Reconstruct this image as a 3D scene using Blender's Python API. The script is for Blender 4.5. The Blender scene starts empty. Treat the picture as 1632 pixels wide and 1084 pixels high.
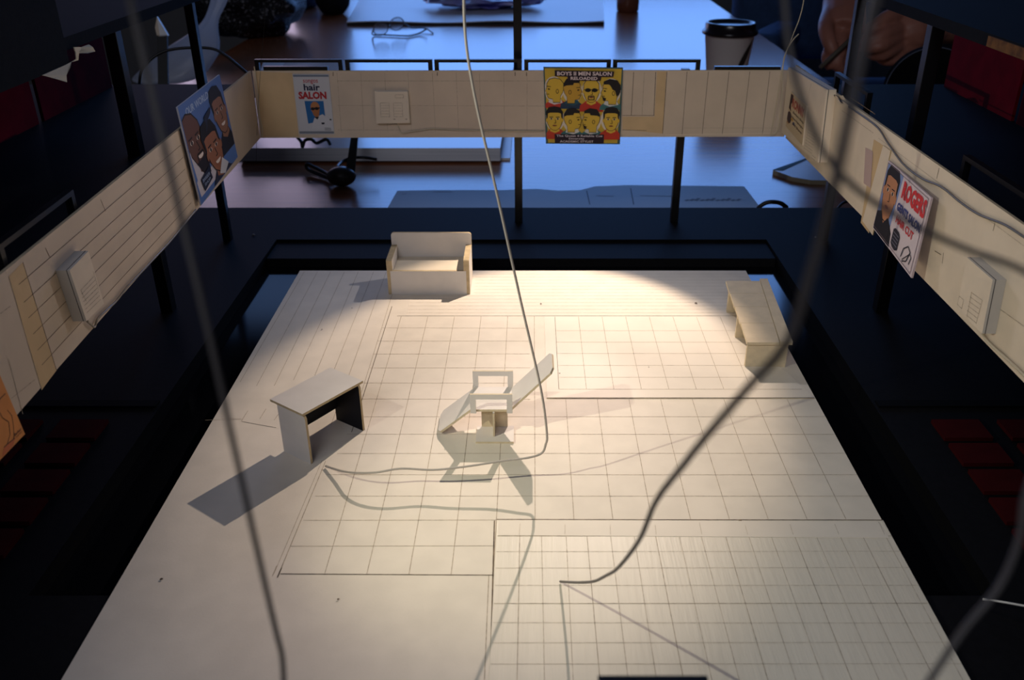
import bpy, math, random
from mathutils import Vector, Matrix, noise
random.seed(7)
C = bpy.context.scene.collection
sc = bpy.context.scene

# ------------------------------------------------------------------ camera
F, CX, CY, H = 1425.0, 845.0, 542.0, 0.294
HORIZON = -198.0
PITCH = math.atan2(CY - HORIZON, F)
SP, CP = math.sin(PITCH), math.cos(PITCH)
CAM = Vector((0, 0, H))
def ray(px, py):
    r, u = (px - CX) / F, (CY - py) / F
    return Vector((r, CP + SP * u, -SP + CP * u))
def on_z(px, py, z=0.0):
    d = ray(px, py); return CAM + d * ((z - H) / d.z)
def on_y(px, py, y):
    d = ray(px, py); return CAM + d * (y / d.y)
def on_x(px, py, x):
    d = ray(px, py); return CAM + d * (x / d.x)
def on_plane(px, py, p, n):
    d = ray(px, py); return CAM + d * ((p - CAM).dot(n) / d.dot(n))
def at(px, py, depth):
    return CAM + ray(px, py) * depth
cam_d = bpy.data.cameras.new('camera'); cam = bpy.data.objects.new('camera', cam_d); C.objects.link(cam)
cam.location = CAM; cam.rotation_euler = (math.pi / 2 - PITCH, 0, 0)
cam_d.sensor_width = 36; cam_d.lens = F / 1632 * 36; cam_d.shift_x = (816 - CX) / 1632
cam_d.clip_start = 0.01; cam_d.clip_end = 50
cam_d.dof.use_dof = True; cam_d.dof.focus_distance = 0.56; cam_d.dof.aperture_fstop = 17
sc.camera = cam

# ------------------------------------------------------------------ materials
def lin(c):
    return tuple(((v / 255) / 12.92 if v / 255 <= 0.04045 else ((v / 255 + 0.055) / 1.055) ** 2.4) for v in c) + (1.0,)
MATS = {}
def mat(name, rgb, rough=0.8, spec=0.5, metal=0.0, var=0.0, scale=40.0, rgb2=None, bump=0.0, bscale=300.0, stretch=None, **kw):
    if name in MATS: return MATS[name]
    m = bpy.data.materials.new(name); m.use_nodes = True; nt = m.node_tree; b = nt.nodes['Principled BSDF']
    b.inputs['Base Color'].default_value = lin(rgb); b.inputs['Roughness'].default_value = rough
    b.inputs['Specular IOR Level'].default_value = spec; b.inputs['Metallic'].default_value = metal
    for k, v in kw.items(): b.inputs[k].default_value = v
    tc = nt.nodes.new('ShaderNodeTexCoord'); mp = nt.nodes.new('ShaderNodeMapping')
    nt.links.new(tc.outputs['Object'], mp.inputs['Vector'])
    if stretch: mp.inputs['Scale'].default_value = stretch
    if var or rgb2:
        n = nt.nodes.new('ShaderNodeTexNoise'); n.inputs['Scale'].default_value = scale; n.inputs['Detail'].default_value = 6
        nt.links.new(mp.outputs['Vector'], n.inputs['Vector'])
        rp = nt.nodes.new('ShaderNodeValToRGB'); e = rp.color_ramp.elements
        e[0].position, e[1].position = 0.35, 0.65
        if rgb2 is None:
            e[0].color = tuple(v * (1 - var) for v in lin(rgb)[:3]) + (1,)
            e[1].color = tuple(min(1, v * (1 + var)) for v in lin(rgb)[:3]) + (1,)
        else: e[0].color, e[1].color = lin(rgb), lin(rgb2)
        nt.links.new(n.outputs['Fac'], rp.inputs['Fac']); nt.links.new(rp.outputs['Color'], b.inputs['Base Color'])
    if bump:
        n2 = nt.nodes.new('ShaderNodeTexNoise'); n2.inputs['Scale'].default_value = bscale; n2.inputs['Detail'].default_value = 4
        nt.links.new(mp.outputs['Vector'], n2.inputs['Vector'])
        bp = nt.nodes.new('ShaderNodeBump'); bp.inputs['Strength'].default_value = bump; bp.inputs['Distance'].default_value = 0.001
        nt.links.new(n2.outputs['Fac'], bp.inputs['Height']); nt.links.new(bp.outputs['Normal'], b.inputs['Normal'])
    MATS[name] = m; return m
CARD = mat('white card', (226, 217, 204), 0.8, 0.3, var=0.035, scale=60, bump=0.05, bscale=1200)
CARD2 = mat('smooth white card', (230, 221, 208), 0.7, 0.35, var=0.03, scale=35, bump=0.04, bscale=900)
CARDG = mat('grained glossy card', (226, 218, 203), 0.5, 0.4, var=0.025, scale=260, stretch=(1, 0.08, 1), bump=0.22, bscale=520)
PENCILL = mat('faint pencil line', (172, 160, 143), 0.8, 0.2, rgb2=(212, 201, 184), scale=500)
FASC = mat('buff card', (206, 189, 170), 0.8, 0.3, var=0.05, scale=30, bump=0.05, bscale=900)
FASCB = mat('pale buff card', (222, 207, 188), 0.8, 0.3, var=0.04, scale=40)
FASCY = mat('yellowed card', (206, 178, 138), 0.75, 0.3, var=0.06, scale=50)
EDGE = mat('greyboard edge', (192, 172, 138), 0.9, 0.2, var=0.10, scale=200)
EDGEW = mat('pale card edge', (214, 198, 168), 0.9, 0.2, var=0.06, scale=200)
FURN = mat('furniture card', (218, 212, 206), 0.8, 0.3, var=0.03, scale=80)
FURNW = mat('cream furniture card', (222, 210, 190), 0.8, 0.3, var=0.04, scale=90)
BENCH = mat('cream wood strip', (224, 206, 178), 0.75, 0.3, var=0.05, scale=120)
SHADE_GAP = mat('dark shade and gap card', (18, 18, 26), 0.7, 0.3)  # near-black: shade painted inside the desk, gap lines in the boxes
PENCIL = mat('pencil line', (140, 124, 106), 0.8, 0.2, rgb2=(196, 182, 162), scale=500)
PENCILD = mat('dark pencil line', (70, 58, 48), 0.8, 0.2, rgb2=(125, 108, 90), scale=300)
BLACK = mat('matt black board', (17, 18, 22), 0.85, 0.08, var=0.15, scale=400, bump=0.1, bscale=1500)
BLACKF = mat('black floor board', (15, 15, 18), 0.7, 0.09, var=0.15, scale=300, bump=0.06, bscale=900)
GLOSS = mat('gloss black board', (10, 11, 15), 0.10, 0.5)
BLK = mat('black paint', (8, 8, 11), 0.35, 0.5)
RED = mat('dark red board', (122, 8, 30), 0.9, 0.08, var=0.15, scale=60)
REDS = mat('dark red seat card', (58, 9, 11), 0.9, 0.06, var=0.1, scale=90)
BROWN = mat('raw brown edge', (72, 45, 22), 0.8, 0.2, rgb2=(110, 74, 36), scale=160)
WIRE = mat('grey wire', (176, 168, 160), 0.45, 0.5)
WIRED = mat('grey plastic flex', (88, 84, 82), 0.5, 0.5)
WIREC = mat('cream wire', (196, 184, 160), 0.5, 0.5)
TAPE = mat('clear tape', (160, 150, 135), 0.15, 0.5)
CABLE = mat('black cable', (10, 10, 13), 0.4, 0.5)

# ------------------------------------------------------------------ mesh helper
class MB:
    def __init__(s): s.v, s.f, s.m, s.mats = [], [], [], []
    def mi(s, m):
        if m not in s.mats: s.mats.append(m)
        return s.mats.index(m)
    def poly(s, pts, m):
        b = len(s.v); s.v += [Vector(p) for p in pts]; s.f.append(list(range(b, b + len(pts)))); s.m.append(s.mi(m))
    def prism(s, pts, off, m, ms=None, mb=None):
        """cap polygon pts and its copy moved by off, joined by sides"""
        pts = [Vector(p) for p in pts]; off = Vector(off); n = len(pts); b = len(s.v)
        s.v += pts + [p + off for p in pts]
        nr = Vector((0, 0, 0))
        for i in range(n): nr += pts[i].cross(pts[(i + 1) % n])
        flip = nr.dot(off) > 0
        top, bot = list(range(b, b + n)), list(range(b + n, b + 2 * n))
        s.f.append(top[::-1] if flip else top); s.m.append(s.mi(m))
        s.f.append(bot if flip else bot[::-1]); s.m.append(s.mi(mb or m))
        for i in range(n):
            j = (i + 1) % n; q = [b + i, b + n + i, b + n + j, b + j]
            s.f.append(q[::-1] if flip else q); s.m.append(s.mi(ms or m))
    def box(s, x0, x1, y0, y1, z0, z1, m, ms=None):
        s.prism([(x0, y0, z1), (x1, y0, z1), (x1, y1, z1), (x0, y1, z1)], (0, 0, z0 - z1), m, ms)
    def strip(s, p, q, w, n, m, lift=0.00012):
        p, q, n = Vector(p), Vector(q), Vector(n).normalized()
        d = (q - p)
        if d.length < 1e-7: return
        t = d.normalized().cross(n) * (w / 2); o = n * lift
        s.poly([p + t + o, q + t + o, q - t + o, p - t + o], m)
    def tube(s, pts, r, m, seg=10, cap=True, samples=8, smooth=True):
        pts = [Vector(p) for p in pts]; rs = r if isinstance(r, (list, tuple)) else [r] * len(pts)
        if smooth and len(pts) > 2:
            P, R = [], []
            for i in range(len(pts) - 1):
                p0, p1, p2, p3 = pts[max(i - 1, 0)], pts[i], pts[i + 1], pts[min(i + 2, len(pts) - 1)]
                for k in range(samples):
                    t = k / samples
                    P.append(0.5 * ((2 * p1) + (p2 - p0) * t + (2 * p0 - 5 * p1 + 4 * p2 - p3) * t * t + (3 * p1 - p0 - 3 * p2 + p3) * t ** 3))
                    R.append(rs[i] * (1 - t) + rs[i + 1] * t)
            P.append(pts[-1]); R.append(rs[-1]); pts, rs = P, R
        b = len(s.v); n = len(pts); up = None
        for i, p in enumerate(pts):
            d = (pts[min(i + 1, n - 1)] - pts[max(i - 1, 0)]).normalized()
            if up is None: up = d.orthogonal().normalized()
            up = (up - d * up.dot(d)).normalized(); sd = d.cross(up)
            for k in range(seg):
                a = 2 * math.pi * k / seg; s.v.append(p + (up * math.cos(a) + sd * math.sin(a)) * rs[i])
        for i in range(n - 1):
            for k in range(seg):
                k2 = (k + 1) % seg
                s.f.append([b + i * seg + k, b + i * seg + k2, b + (i + 1) * seg + k2, b + (i + 1) * seg + k]); s.m.append(s.mi(m))
        if cap:
            s.f.append([b + k for k in range(seg)][::-1]); s.m.append(s.mi(m))
            s.f.append([b + (n - 1) * seg + k for k in range(seg)]); s.m.append(s.mi(m))
    def lathe(s, prof, c, m, seg=40, close=False):
        c = Vector(c); b = len(s.v); n = len(prof)
        for r, z in prof:
            for k in range(seg):
                a = 2 * math.pi * k / seg; s.v.append(c + Vector((r * math.cos(a), r * math.sin(a), z)))
        for i in range(n - 1):
            for k in range(seg):
                k2 = (k + 1) % seg
                s.f.append([b + i * seg + k, b + i * seg + k2, b + (i + 1) * seg + k2, b + (i + 1) * seg + k]); s.m.append(s.mi(m))
        s.f.append([b + k for k in range(seg)][::-1]); s.m.append(s.mi(m))
        s.f.append([b + (n - 1) * seg + k for k in range(seg)]); s.m.append(s.mi(m))
    def ball(s, c, rx, ry, rz, m, nu=24, nv=14, fn=None, zmin=None):
        c = Vector(c); b = len(s.v)
        for i in range(nv + 1):
            th = math.pi * i / nv
            for k in range(nu):
                a = 2 * math.pi * k / nu
                d = Vector((math.sin(th) * math.cos(a), math.sin(th) * math.sin(a), math.cos(th)))
                g = fn(d) if fn else 1.0
                q = c + Vector((d.x * rx, d.y * ry, d.z * rz)) * g
                if zmin is not None and q.z < zmin: q.z = zmin + .0002 * abs(d.x)
                s.v.append(q)
        for i in range(nv):
            for k in range(nu):
                k2 = (k + 1) % nu
                s.f.append([b + i * nu + k, b + (i + 1) * nu + k, b + (i + 1) * nu + k2, b + i * nu + k2]); s.m.append(s.mi(m))
    def build(s, name, parent=None, origin=None, smooth=False, bevel=0.0):
        me = bpy.data.meshes.new(name)
        o0 = Vector(origin) if origin is not None else (Vector(parent.location) if parent is not None and parent.parent is None else (
             sum(s.v, Vector()) / len(s.v) if s.v else Vector()))
        if parent is not None and origin is None: base = world_loc(parent); org = base
        else: org = o0; base = world_loc(parent) if parent is not None else Vector()
        me.from_pydata([v - org for v in s.v], [], s.f)
        for m in s.mats: me.materials.append(m)
        me.polygons.foreach_set('material_index', s.m)
        if smooth: me.polygons.foreach_set('use_smooth', [True] * len(s.f))
        me.update()
        o = bpy.data.objects.new(name, me); C.objects.link(o); o.location = org - base
        if parent is not None: o.parent = parent
        if bevel:
            bv = o.modifiers.new('bevel', 'BEVEL'); bv.width = bevel; bv.segments = 2; bv.limit_method = 'ANGLE'
        return o
def world_loc(o):
    p = Vector()
    while o is not None: p += o.location; o = o.parent
    return p
def tag(o, label, cat, group=None, kind=None):
    o['label'] = label
    if cat: o['category'] = cat
    if group: o['group'] = group
    if kind: o['kind'] = kind
    return o
def thing(name, loc, label, cat, group=None):
    o = bpy.data.objects.new(name, None); C.objects.link(o); o.location = loc; o.empty_display_size = 0.01
    return tag(o, label, cat, group)
def one(mb, name, label, cat, group=None, **kw):
    return tag(mb.build(name, **kw), label, cat, group)
def copy_tree(o, parent=None):
    c = o.copy(); C.objects.link(c)
    if parent is not None: c.parent = parent
    for ch in list(o.children): copy_tree(ch, c)
    return c

# ------------------------------------------------------------------ text and flat print
def text_tris(body, offset=0.0):
    cu = bpy.data.curves.new('t', 'FONT'); cu.body = body; cu.offset = offset; cu.resolution_u = 2
    o = bpy.data.objects.new('t', cu); C.objects.link(o)
    dg = bpy.context.evaluated_depsgraph_get(); dg.update()
    ev = o.evaluated_get(dg); me = ev.to_mesh()
    V = [v.co.to_2d() for v in me.vertices]; P = [list(p.vertices) for p in me.polygons]
    ev.to_mesh_clear(); bpy.data.objects.remove(o); bpy.data.curves.remove(cu)
    x0, x1 = min(v.x for v in V), max(v.x for v in V); y0, y1 = min(v.y for v in V), max(v.y for v in V)
    return [((v.x - x0) / (x1 - x0), (v.y - y0) / (y1 - y0)) for v in V], P
FLAT = {}
def ink(rgb):
    k = 'ink %d %d %d' % rgb
    return mat(k, rgb, 0.65, 0.3)
class Print:
    """flat ink shapes on a sign; u runs right, v runs down, both 0..1"""
    def __init__(s, tl, tr, br, bl, n):
        s.c = [Vector(p) for p in (tl, tr, br, bl)]; s.n = Vector(n).normalized(); s.mb = MB(); s.k = 1; s.tx = MB()
    def P(s, u, v, k=None):
        a, b, c, d = s.c; u, v = min(max(u, .012), .988), min(max(v, .012), .988)
        p = (a * (1 - u) + b * u) * (1 - v) + (d * (1 - u) + c * u) * v
        return p + s.n * (0.00002 + 0.000012 * (s.k if k is None else k))
    def poly(s, pts, rgb):
        s.mb.poly([s.P(u, v) for u, v in pts], ink(rgb)); s.k += 1
    def ell(s, u, v, a, b, rgb, n=22, t0=0, t1=360):
        s.poly([(u + a * math.cos(math.radians(t0 + (t1 - t0) * i / n)), v + b * math.sin(math.radians(t0 + (t1 - t0) * i / n))) for i in range(n + (t1 - t0 < 360))], rgb)
    def line(s, pts, w, rgb):
        for (u0, v0), (u1, v1) in zip(pts, pts[1:]):
            L = math.hypot(u1 - u0, v1 - v0) or 1e-6; a, b = -(v1 - v0) / L * w / 2, (u1 - u0) / L * w / 2
            s.mb.poly([s.P(u0 + a, v0 + b), s.P(u1 + a, v1 + b), s.P(u1 - a, v1 - b), s.P(u0 - a, v0 - b)], ink(rgb))
        s.k += 1
    def text(s, body, u0, v0, u1, v1, rgb, bold=0.02, skew=0.0):
        V, T = text_tris(body, bold); m = ink(rgb); s.k += 1
        for t in T:
            s.tx.poly([s.P(u0 + (u1 - u0) * V[i][0] + skew * V[i][1], v1 + (v0 - v1) * V[i][1], s.k + 2) for i in t], m)
    # generic drawn heads -------------------------------------------------
    def profile(s, u, v, w, h, d, skin, hair=None, beard=False, shirt=((60, 95, 100), None), bald=False, line=(40, 30, 25)):
        """side view head centred u,v, looking left for d=-1 and right for d=1"""
        X = lambda a: u + d * a * w; Y = lambda b: v + b * h
        s.poly([(X(a), Y(b)) for a, b in ((-.62, .62), (-.2, .42), (.25, .45), (.55, .66), (.6, .86), (-.68, .86))], shirt[0])
        if shirt[1]: s.poly([(X(a), Y(b)) for a, b in ((-.3, .44), (.3, .44), (.38, .58), (.05, .7), (-.4, .6))], shirt[1])
        out = [(-.46, -.1), (-.44, -.32), (-.28, -.5), (0, -.56), (.28, -.5), (.42, -.3), (.43, -.12), (.52, .06), (.44, .1), (.46, .18), (.42, .26), (.36, .38), (.14, .42), (.12, .58), (-.26, .58), (-.28, .28), (-.4, .1)]
        s.poly([(X(a * 1.06), Y(b * 1.05)) for a, b in out], line)
        s.poly([(X(a), Y(b)) for a, b in out], skin)
        if hair:
            s.poly([(X(a), Y(b)) for a, b in ((-.48, .0), (-.47, -.34), (-.3, -.56), (.1, -.62), (.4, -.5), (.4, -.36), (.12, -.36), (.05, -.3), (-.06, -.12), (-.2, -.05), (-.28, .22), (-.4, .12))] if hair == 'full' else
                   [(X(a), Y(b)) for a, b in ((-.46, -.2), (-.44, -.38), (-.3, -.58), (.1, -.64), (.4, -.5), (.4, -.38), (.1, -.38), (.05, -.28), (-.3, -.26))], (34, 28, 30))
        s.ell(X(-.12), Y(.06), .08 * w, .11 * h, line); s.ell(X(-.12), Y(.06), .05 * w, .08 * h, skin)
        s.poly([(X(.26), Y(-.06)), (X(.38), Y(-.09)), (X(.38), Y(-.02)), (X(.28), Y(-.01))], line)
        s.line([(X(.22), Y(-.16)), (X(.42), Y(-.18))], .035 * w, line)
        s.line([(X(.32), Y(.2)), (X(.44), Y(.19))], .035 * w, line)
        if beard: s.poly([(X(.25), Y(.3)), (X(.44), Y(.22)), (X(.42), Y(.4)), (X(.3), Y(.44))], line)
    def front(s, u, v, w, h, skin, hair=None, shades=False, goatee=False, shirt=(170, 60, 45), line=(40, 30, 25), jaw=.42, lean=0.0, smile=False):
        X = lambda a, b=0: u + (a + lean * b) * w; Y = lambda b: v + b * h
        s.poly([(X(a, b), Y(b)) for a, b in ((-.24, .4), (.24, .4), (.6, .62), (.66, .92), (-.66, .92), (-.6, .62))], shirt)
        s.poly([(X(a, b), Y(b)) for a, b in ((-.2, .3), (.2, .3), (.26, .52), (0, .62), (-.26, .52))], skin)
        out = [(-.4, -.1), (-.39, -.36), (-.24, -.54), (0, -.6), (.24, -.54), (.39, -.36), (.4, -.1), (.37, .14), (.26, jaw - .06), (.08, jaw + .05), (-.08, jaw + .05), (-.26, jaw - .06), (-.37, .14)]
        s.poly([(X(a * 1.07, b), Y(b * 1.05)) for a, b in out], line)
        s.poly([(X(a, b), Y(b)) for a, b in out], skin)
        s.ell(X(-.42, 0), Y(-.02), .05 * w, .1 * h, skin); s.ell(X(.42, 0), Y(-.02), .05 * w, .1 * h, skin)
        if hair: s.poly([(X(a, b), Y(b)) for a, b in ((-.43, -.06), (-.45, -.42), (-.3, -.64), (0, -.69), (.3, -.64), (.45, -.42), (.43, -.06), (.36, -.14), (.34, -.34), (.2, -.38), (-.2, -.38), (-.34, -.34), (-.36, -.14))], (30, 26, 28))
        if shades:
            s.ell(X(-.18, -.08), Y(-.08), .16 * w, .09 * h, (25, 22, 26)); s.ell(X(.18, -.08), Y(-.08), .16 * w, .09 * h, (25, 22, 26))
            s.line([(X(-.4, -.1), Y(-.1)), (X(.4, -.1), Y(-.1))], .04 * w, (25, 22, 26))
        else:
            for e in (-.17, .17):
                s.ell(X(e, -.08), Y(-.08), .08 * w, .04 * h, (215, 200, 185)); s.ell(X(e, -.08), Y(-.08), .045 * w, .04 * h, (28, 22, 22))
                s.line([(X(e - .1, -.17), Y(-.16)), (X(e + .1, -.17), Y(-.17))], .04 * w, line)
        s.line([(X(.03, -.05), Y(-.05)), (X(.07, .12), Y(.12)), (X(-.04, .13), Y(.13))], .03 * w, line)
        if smile: s.ell(X(0, .24), Y(.22), .15 * w, .075 * h, (225, 210, 200), 12, 0, 180)
        else: s.ell(X(0, .24), Y(.25), .12 * w, .035 * h, (130, 62, 52))
        if goatee:
            s.line([(X(-.15, .2), Y(.19)), (X(.15, .2), Y(.19)), (X(.16, .3), Y(.36)), (X(-.16, .3), Y(.36)), (X(-.15, .2), Y(.19))], .05 * w, line)
    def done(s, root, pic='printed_picture', let='lettering'):
        if s.mb.v: s.mb.build(pic, root)
        if s.tx.v: s.tx.build(let, root)

def sign(name, tl, tr, br, bl, n, thick, label, base, edge=None, group='barber shop signs on the balcony front'):
    """card sign: tl..bl are its front corners, n points at the viewer side"""
    n = Vector(n).normalized(); tl, tr, br, bl = [Vector(p) for p in (tl, tr, br, bl)]
    root = thing(name, (bl + br) / 2, label, 'sign', group)
    mb = MB(); mb.prism([tl, tr, br, bl], -n * thick, base, edge or base); mb.build('sign_card', root)
    return root, Print(tl, tr, br, bl, n)

ZUP = Vector((0, 0, 1))
# ------------------------------------------------------------------ the room
TZ = -0.037                       # table top; the model's black floor is z = -0.002
FLOORZ = TZ - 0.75
CARPET = mat('dark carpet', (40, 40, 46), 0.95, 0.2, var=0.2, scale=60)
WALLP = mat('painted wall', (120, 118, 116), 0.9, 0.2, var=0.03, scale=8)
FRAMEM = mat('window frame paint', (180, 182, 185), 0.5, 0.4)
mb = MB(); mb.box(-3.2, 3.6, -2.2, 5.0, FLOORZ - 0.1, FLOORZ, CARPET)
tag(mb.build('floor'), 'dark floor of the room under the table', None, kind='structure'); 
WY, WX0, WX1, WZ0, WZ1 = 4.6, -0.95, 1.50, 0.12, 2.05
VX0, VX1, VZ1 = -2.60, -1.10, 1.35  # left openings, put in for the light they give
mb = MB()
mb.box(VX1, WX0, WY, WY + 0.2, FLOORZ, 2.4, WALLP); mb.box(-3.2, VX0, WY, WY + 0.2, FLOORZ, 2.4, WALLP); mb.box(VX0, VX1, WY, WY + 0.2, FLOORZ, WZ0, WALLP); mb.box(VX0, VX1, WY, WY + 0.2, VZ1, 1.55, WALLP); mb.box(VX0, VX1, WY, WY + 0.2, 2.05, 2.4, WALLP); mb.box(WX1, 3.6, WY, WY + 0.2, FLOORZ, 2.4, WALLP)
mb.box(WX0, WX1, WY, WY + 0.2, FLOORZ, WZ0, WALLP); mb.box(WX0, WX1, WY, WY + 0.2, WZ1, 2.4, WALLP)
tag(mb.build('wall_back'), 'room wall behind the table', None, kind='structure')
t = 0.05
for nm, a, b, zt, lb in (('window_1', WX0, WX1, WZ1, 'daylight window behind the table'), ('added_window_low', VX0, VX1, VZ1, 'unseen low left window, added to brighten the table'), ('added_window_high', VX0, VX1, 2.05, 'unseen high left window, added for blue reflection in the pit')):
    zb = 1.55 if nm == 'added_window_high' else WZ0
    mb = MB()
    mb.box(a, b, WY + 0.06, WY + 0.12, zb, zb + t, FRAMEM); mb.box(a, b, WY + 0.06, WY + 0.12, zt - t, zt, FRAMEM)
    mb.box(a, a + t, WY + 0.06, WY + 0.12, zb, zt, FRAMEM); mb.box(b - t, b, WY + 0.06, WY + 0.12, zb, zt, FRAMEM)
    tag(mb.build(nm), lb, None, kind='structure')
mb = MB(); mb.box(-3.4, -3.2, -2.2, 5.0, FLOORZ, 2.4, WALLP); tag(mb.build('wall_left'), 'left wall of the room', None, kind='structure')
mb = MB(); mb.box(3.6, 3.8, -2.2, 5.0, FLOORZ, 2.4, WALLP); tag(mb.build('wall_right'), 'right wall of the room', None, kind='structure')
mb = MB(); mb.box(-3.2, 3.6, -2.4, -2.2, FLOORZ, 2.4, WALLP); tag(mb.build('wall_front'), 'wall behind the viewer', None, kind='structure')
mb = MB(); mb.box(-3.4, 3.8, -2.4, 5.0, 2.4, 2.5, WALLP); tag(mb.build('ceiling'), 'ceiling of the room', None, kind='structure')

# ------------------------------------------------------------------ the table
m = mat('wood laminate', (140, 82, 52), 0.22, 0.6, rgb2=(160, 98, 62), scale=9, stretch=(1.2, 14, 1), bump=0.04, bscale=60, **{'Coat Weight': .2, 'Coat Roughness': .16})
WOOD = m
WOODE = mat('table edge', (140, 78, 40), 0.4, 0.4, var=0.15, scale=30)
TX0, TX1, TY0, TY1 = -0.645, 0.540, -0.35, 3.0
table = thing('table', (-0.05, 1.3, FLOORZ), 'long glossy wood table under the theatre model, blue window light on it', 'table')
mb = MB(); mb.box(TX0, TX1, TY0, TY1, TZ - 0.03, TZ, WOOD, WOODE); mb.build('tabletop', table)
for x in (TX0 + 0.06, TX1 - 0.06):
    for y in (TY0 + 0.06, TY1 - 0.06):
        mb = MB(); mb.box(x - 0.025, x + 0.025, y - 0.025, y + 0.025, FLOORZ, TZ - 0.03, BLK); mb.build('leg', table)

# ------------------------------------------------------------------ model base with the pit
PX0, PX1, PY0, PYL, PY1 = -0.2325, 0.2165, 0.313, 0.7295, 0.770
BX, BY0, BY1 = 0.56, -0.12, 0.8586
base = thing('theatre_model', (0, 0.4, TZ), 'black theatre model base board with a sunken pit around the white stage', 'model base')
mb = MB(); z0, z1 = -0.012, -0.002
PITW = mat('pit wall black', (4, 4, 5), .8, .1)
mb.box(-BX, PX0, BY0, BY1, z0, z1, BLACKF, PITW); mb.box(PX1, BX, BY0, BY1, z0, z1, BLACKF, PITW)
mb.box(PX0, PX1, PY1, BY1, z0, z1, BLACKF, PITW); mb.box(PX0, PX1, BY0, PY0, z0, z1, BLACKF, PITW)
mb.build('outer_board', base)
mb = MB(); mb.box(-BX, BX, BY0, BY1, TZ, z0, GLOSS); tag(mb.build('pit_floor', base), 'glossy black pit floor reflecting blue window light', None)
mb = MB(); mb.box(PX0 + 0.001, PX1 - 0.001, PYL, PY1 - 0.0005, z0, -0.0042, BLACKF); mb.build('back_ledge', base)
for x0, x1 in ((-BX, PX0 - 0.002), (PX1 + 0.002, BX)):
    mb = MB(); mb.box(x0, x1, 0.478, 0.485, z1, z1 + 0.0012, PITW); mb.build('joint_strip', base)
mb = MB(); mb.box(-0.17, 0.16, 0.33, 0.66, z0, -0.002, BLACK); mb.build('floor_riser', base)

# ------------------------------------------------------------------ stage floor
SX0, SX1, SY0, SY1 = -0.1932, 0.1808, 0.19, 0.6925
stage = thing('stage_floor', (0, 0.44, -0.002), 'white card model stage floor ruled with pencil tiles and planks', 'model stage')
mb = MB(); mb.prism([(SX0, SY0, 0), (SX1, SY0, 0), (SX1, SY1, 0), (SX0, SY1, 0)], (0, 0, -0.002), CARD, EDGEW)
L = lambda x0, y0, x1, y1, w=0.00028, m=PENCIL, z=0.0: mb.strip((x0, y0, z), (x1, y1, z), w, ZUP, m)
def pxl(p, q, w=0.00028, m=PENCIL, z=0.0): mb.strip(on_z(*p, z), on_z(*q, z), w, ZUP, m)
# left planks run away from the viewer
for k in range(8):
    x = SX0 + 0.0115 * k + 0.004
    a = 0.50 + 0.02 * random.random() if k < 6 else 0.455
    L(x + random.uniform(-.0008, .0008), a, x + random.uniform(-.0008, .0008), 0.690, 0.00026)
L(-0.1063, 0.447, -0.1063, 0.622, 0.0004, PENCILD)
pxl((327, 670), (385, 668)); pxl((385, 672), (440, 682), 0.0003, PENCILD); pxl((385, 671), (395, 655)); pxl((414, 668), (424, 652)); pxl((437, 670), (446, 657))
# plain front left area and its double rule
pxl((519, 735), (444, 916), 0.00035, PENCIL); pxl((513, 735), (437, 914), 0.0002); pxl((447, 915), (787, 917), 0.0005, PENCILD)
pxl((779, 918), (772, 1084), 0.0003, PENCIL); pxl((788, 830), (781, 1084), 0.0006, PENCILD)
pxl((449, 905), (442, 921), 0.0006, PENCILD); pxl((441, 902), (434, 919), 0.0003)
# tile grid, 20 mm squares
ROWS = [0.585, 0.5646, 0.545, 0.5255, 0.505, 0.485, 0.4645, 0.4447, 0.425, 0.4045, 0.385, 0.3652, 0.345]
XL = lambda y: -0.1085 if y > 0.447 else -0.1085 - (0.447 - y) * 0.10
for y in ROWS:
    x1 = 0.0 if y > 0.4849 else (SX1 if y > 0.366 else -0.0175)
    L(XL(y), y + random.uniform(-.0004, .0004), x1, y + random.uniform(-.0004, .0004), 0.00026)
for k in range(-5, 1):
    x = 0.0025 + 0.0200 * k
    L(x, 0.3245 if x < -.017 else 0.366, x + 0.0006, 0.6045, 0.00028)
for k in range(1, 9):
    x = 0.0025 + 0.0200 * k
    L(x, 0.366, x, 0.4845, 0.00028)
L(-0.100, 0.6053, 0.155, 0.6053, 0.00035, PENCILD)
# back strip of narrow boards running across
for k in range(13):
    y = 0.6105 + 0.0062 * k
    L(-0.0935 if y < 0.646 else -0.045, y, SX1, y + 0.0003, 0.00018)
pxl((655, 474), (650, 501), 0.0006, CARD2)
mb.build('base_card', stage)
# patch behind the chair, drawn with narrower tiles
mb = MB(); z = 0.0004
mb.prism([(0.0105, 0.4853, z), (SX1 - .0006, 0.4853, z), (0.172, 0.515, z), (0.1395, 0.604, z), (0.0105, 0.604, z)], (0, 0, -0.0004), CARD2, EDGEW)
for k in range(8):
    x = 0.0185 + 0.0177 * k
    L(x, 0.4965, x, 0.603, 0.00026, PENCIL if k else PENCILD, z)
for y in (0.512, 0.528, 0.545, 0.562, 0.58):
    L(0.0185, y, 0.15, y, 0.00020, PENCIL, z)
L(0.0185, 0.4965, 0.175, 0.4965, 0.00022, PENCIL, z); L(0.0105, 0.4858, SX1 - .001, 0.4858, 0.0006, PENCILD, z)
mb.build('tile_card', stage)
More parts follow.
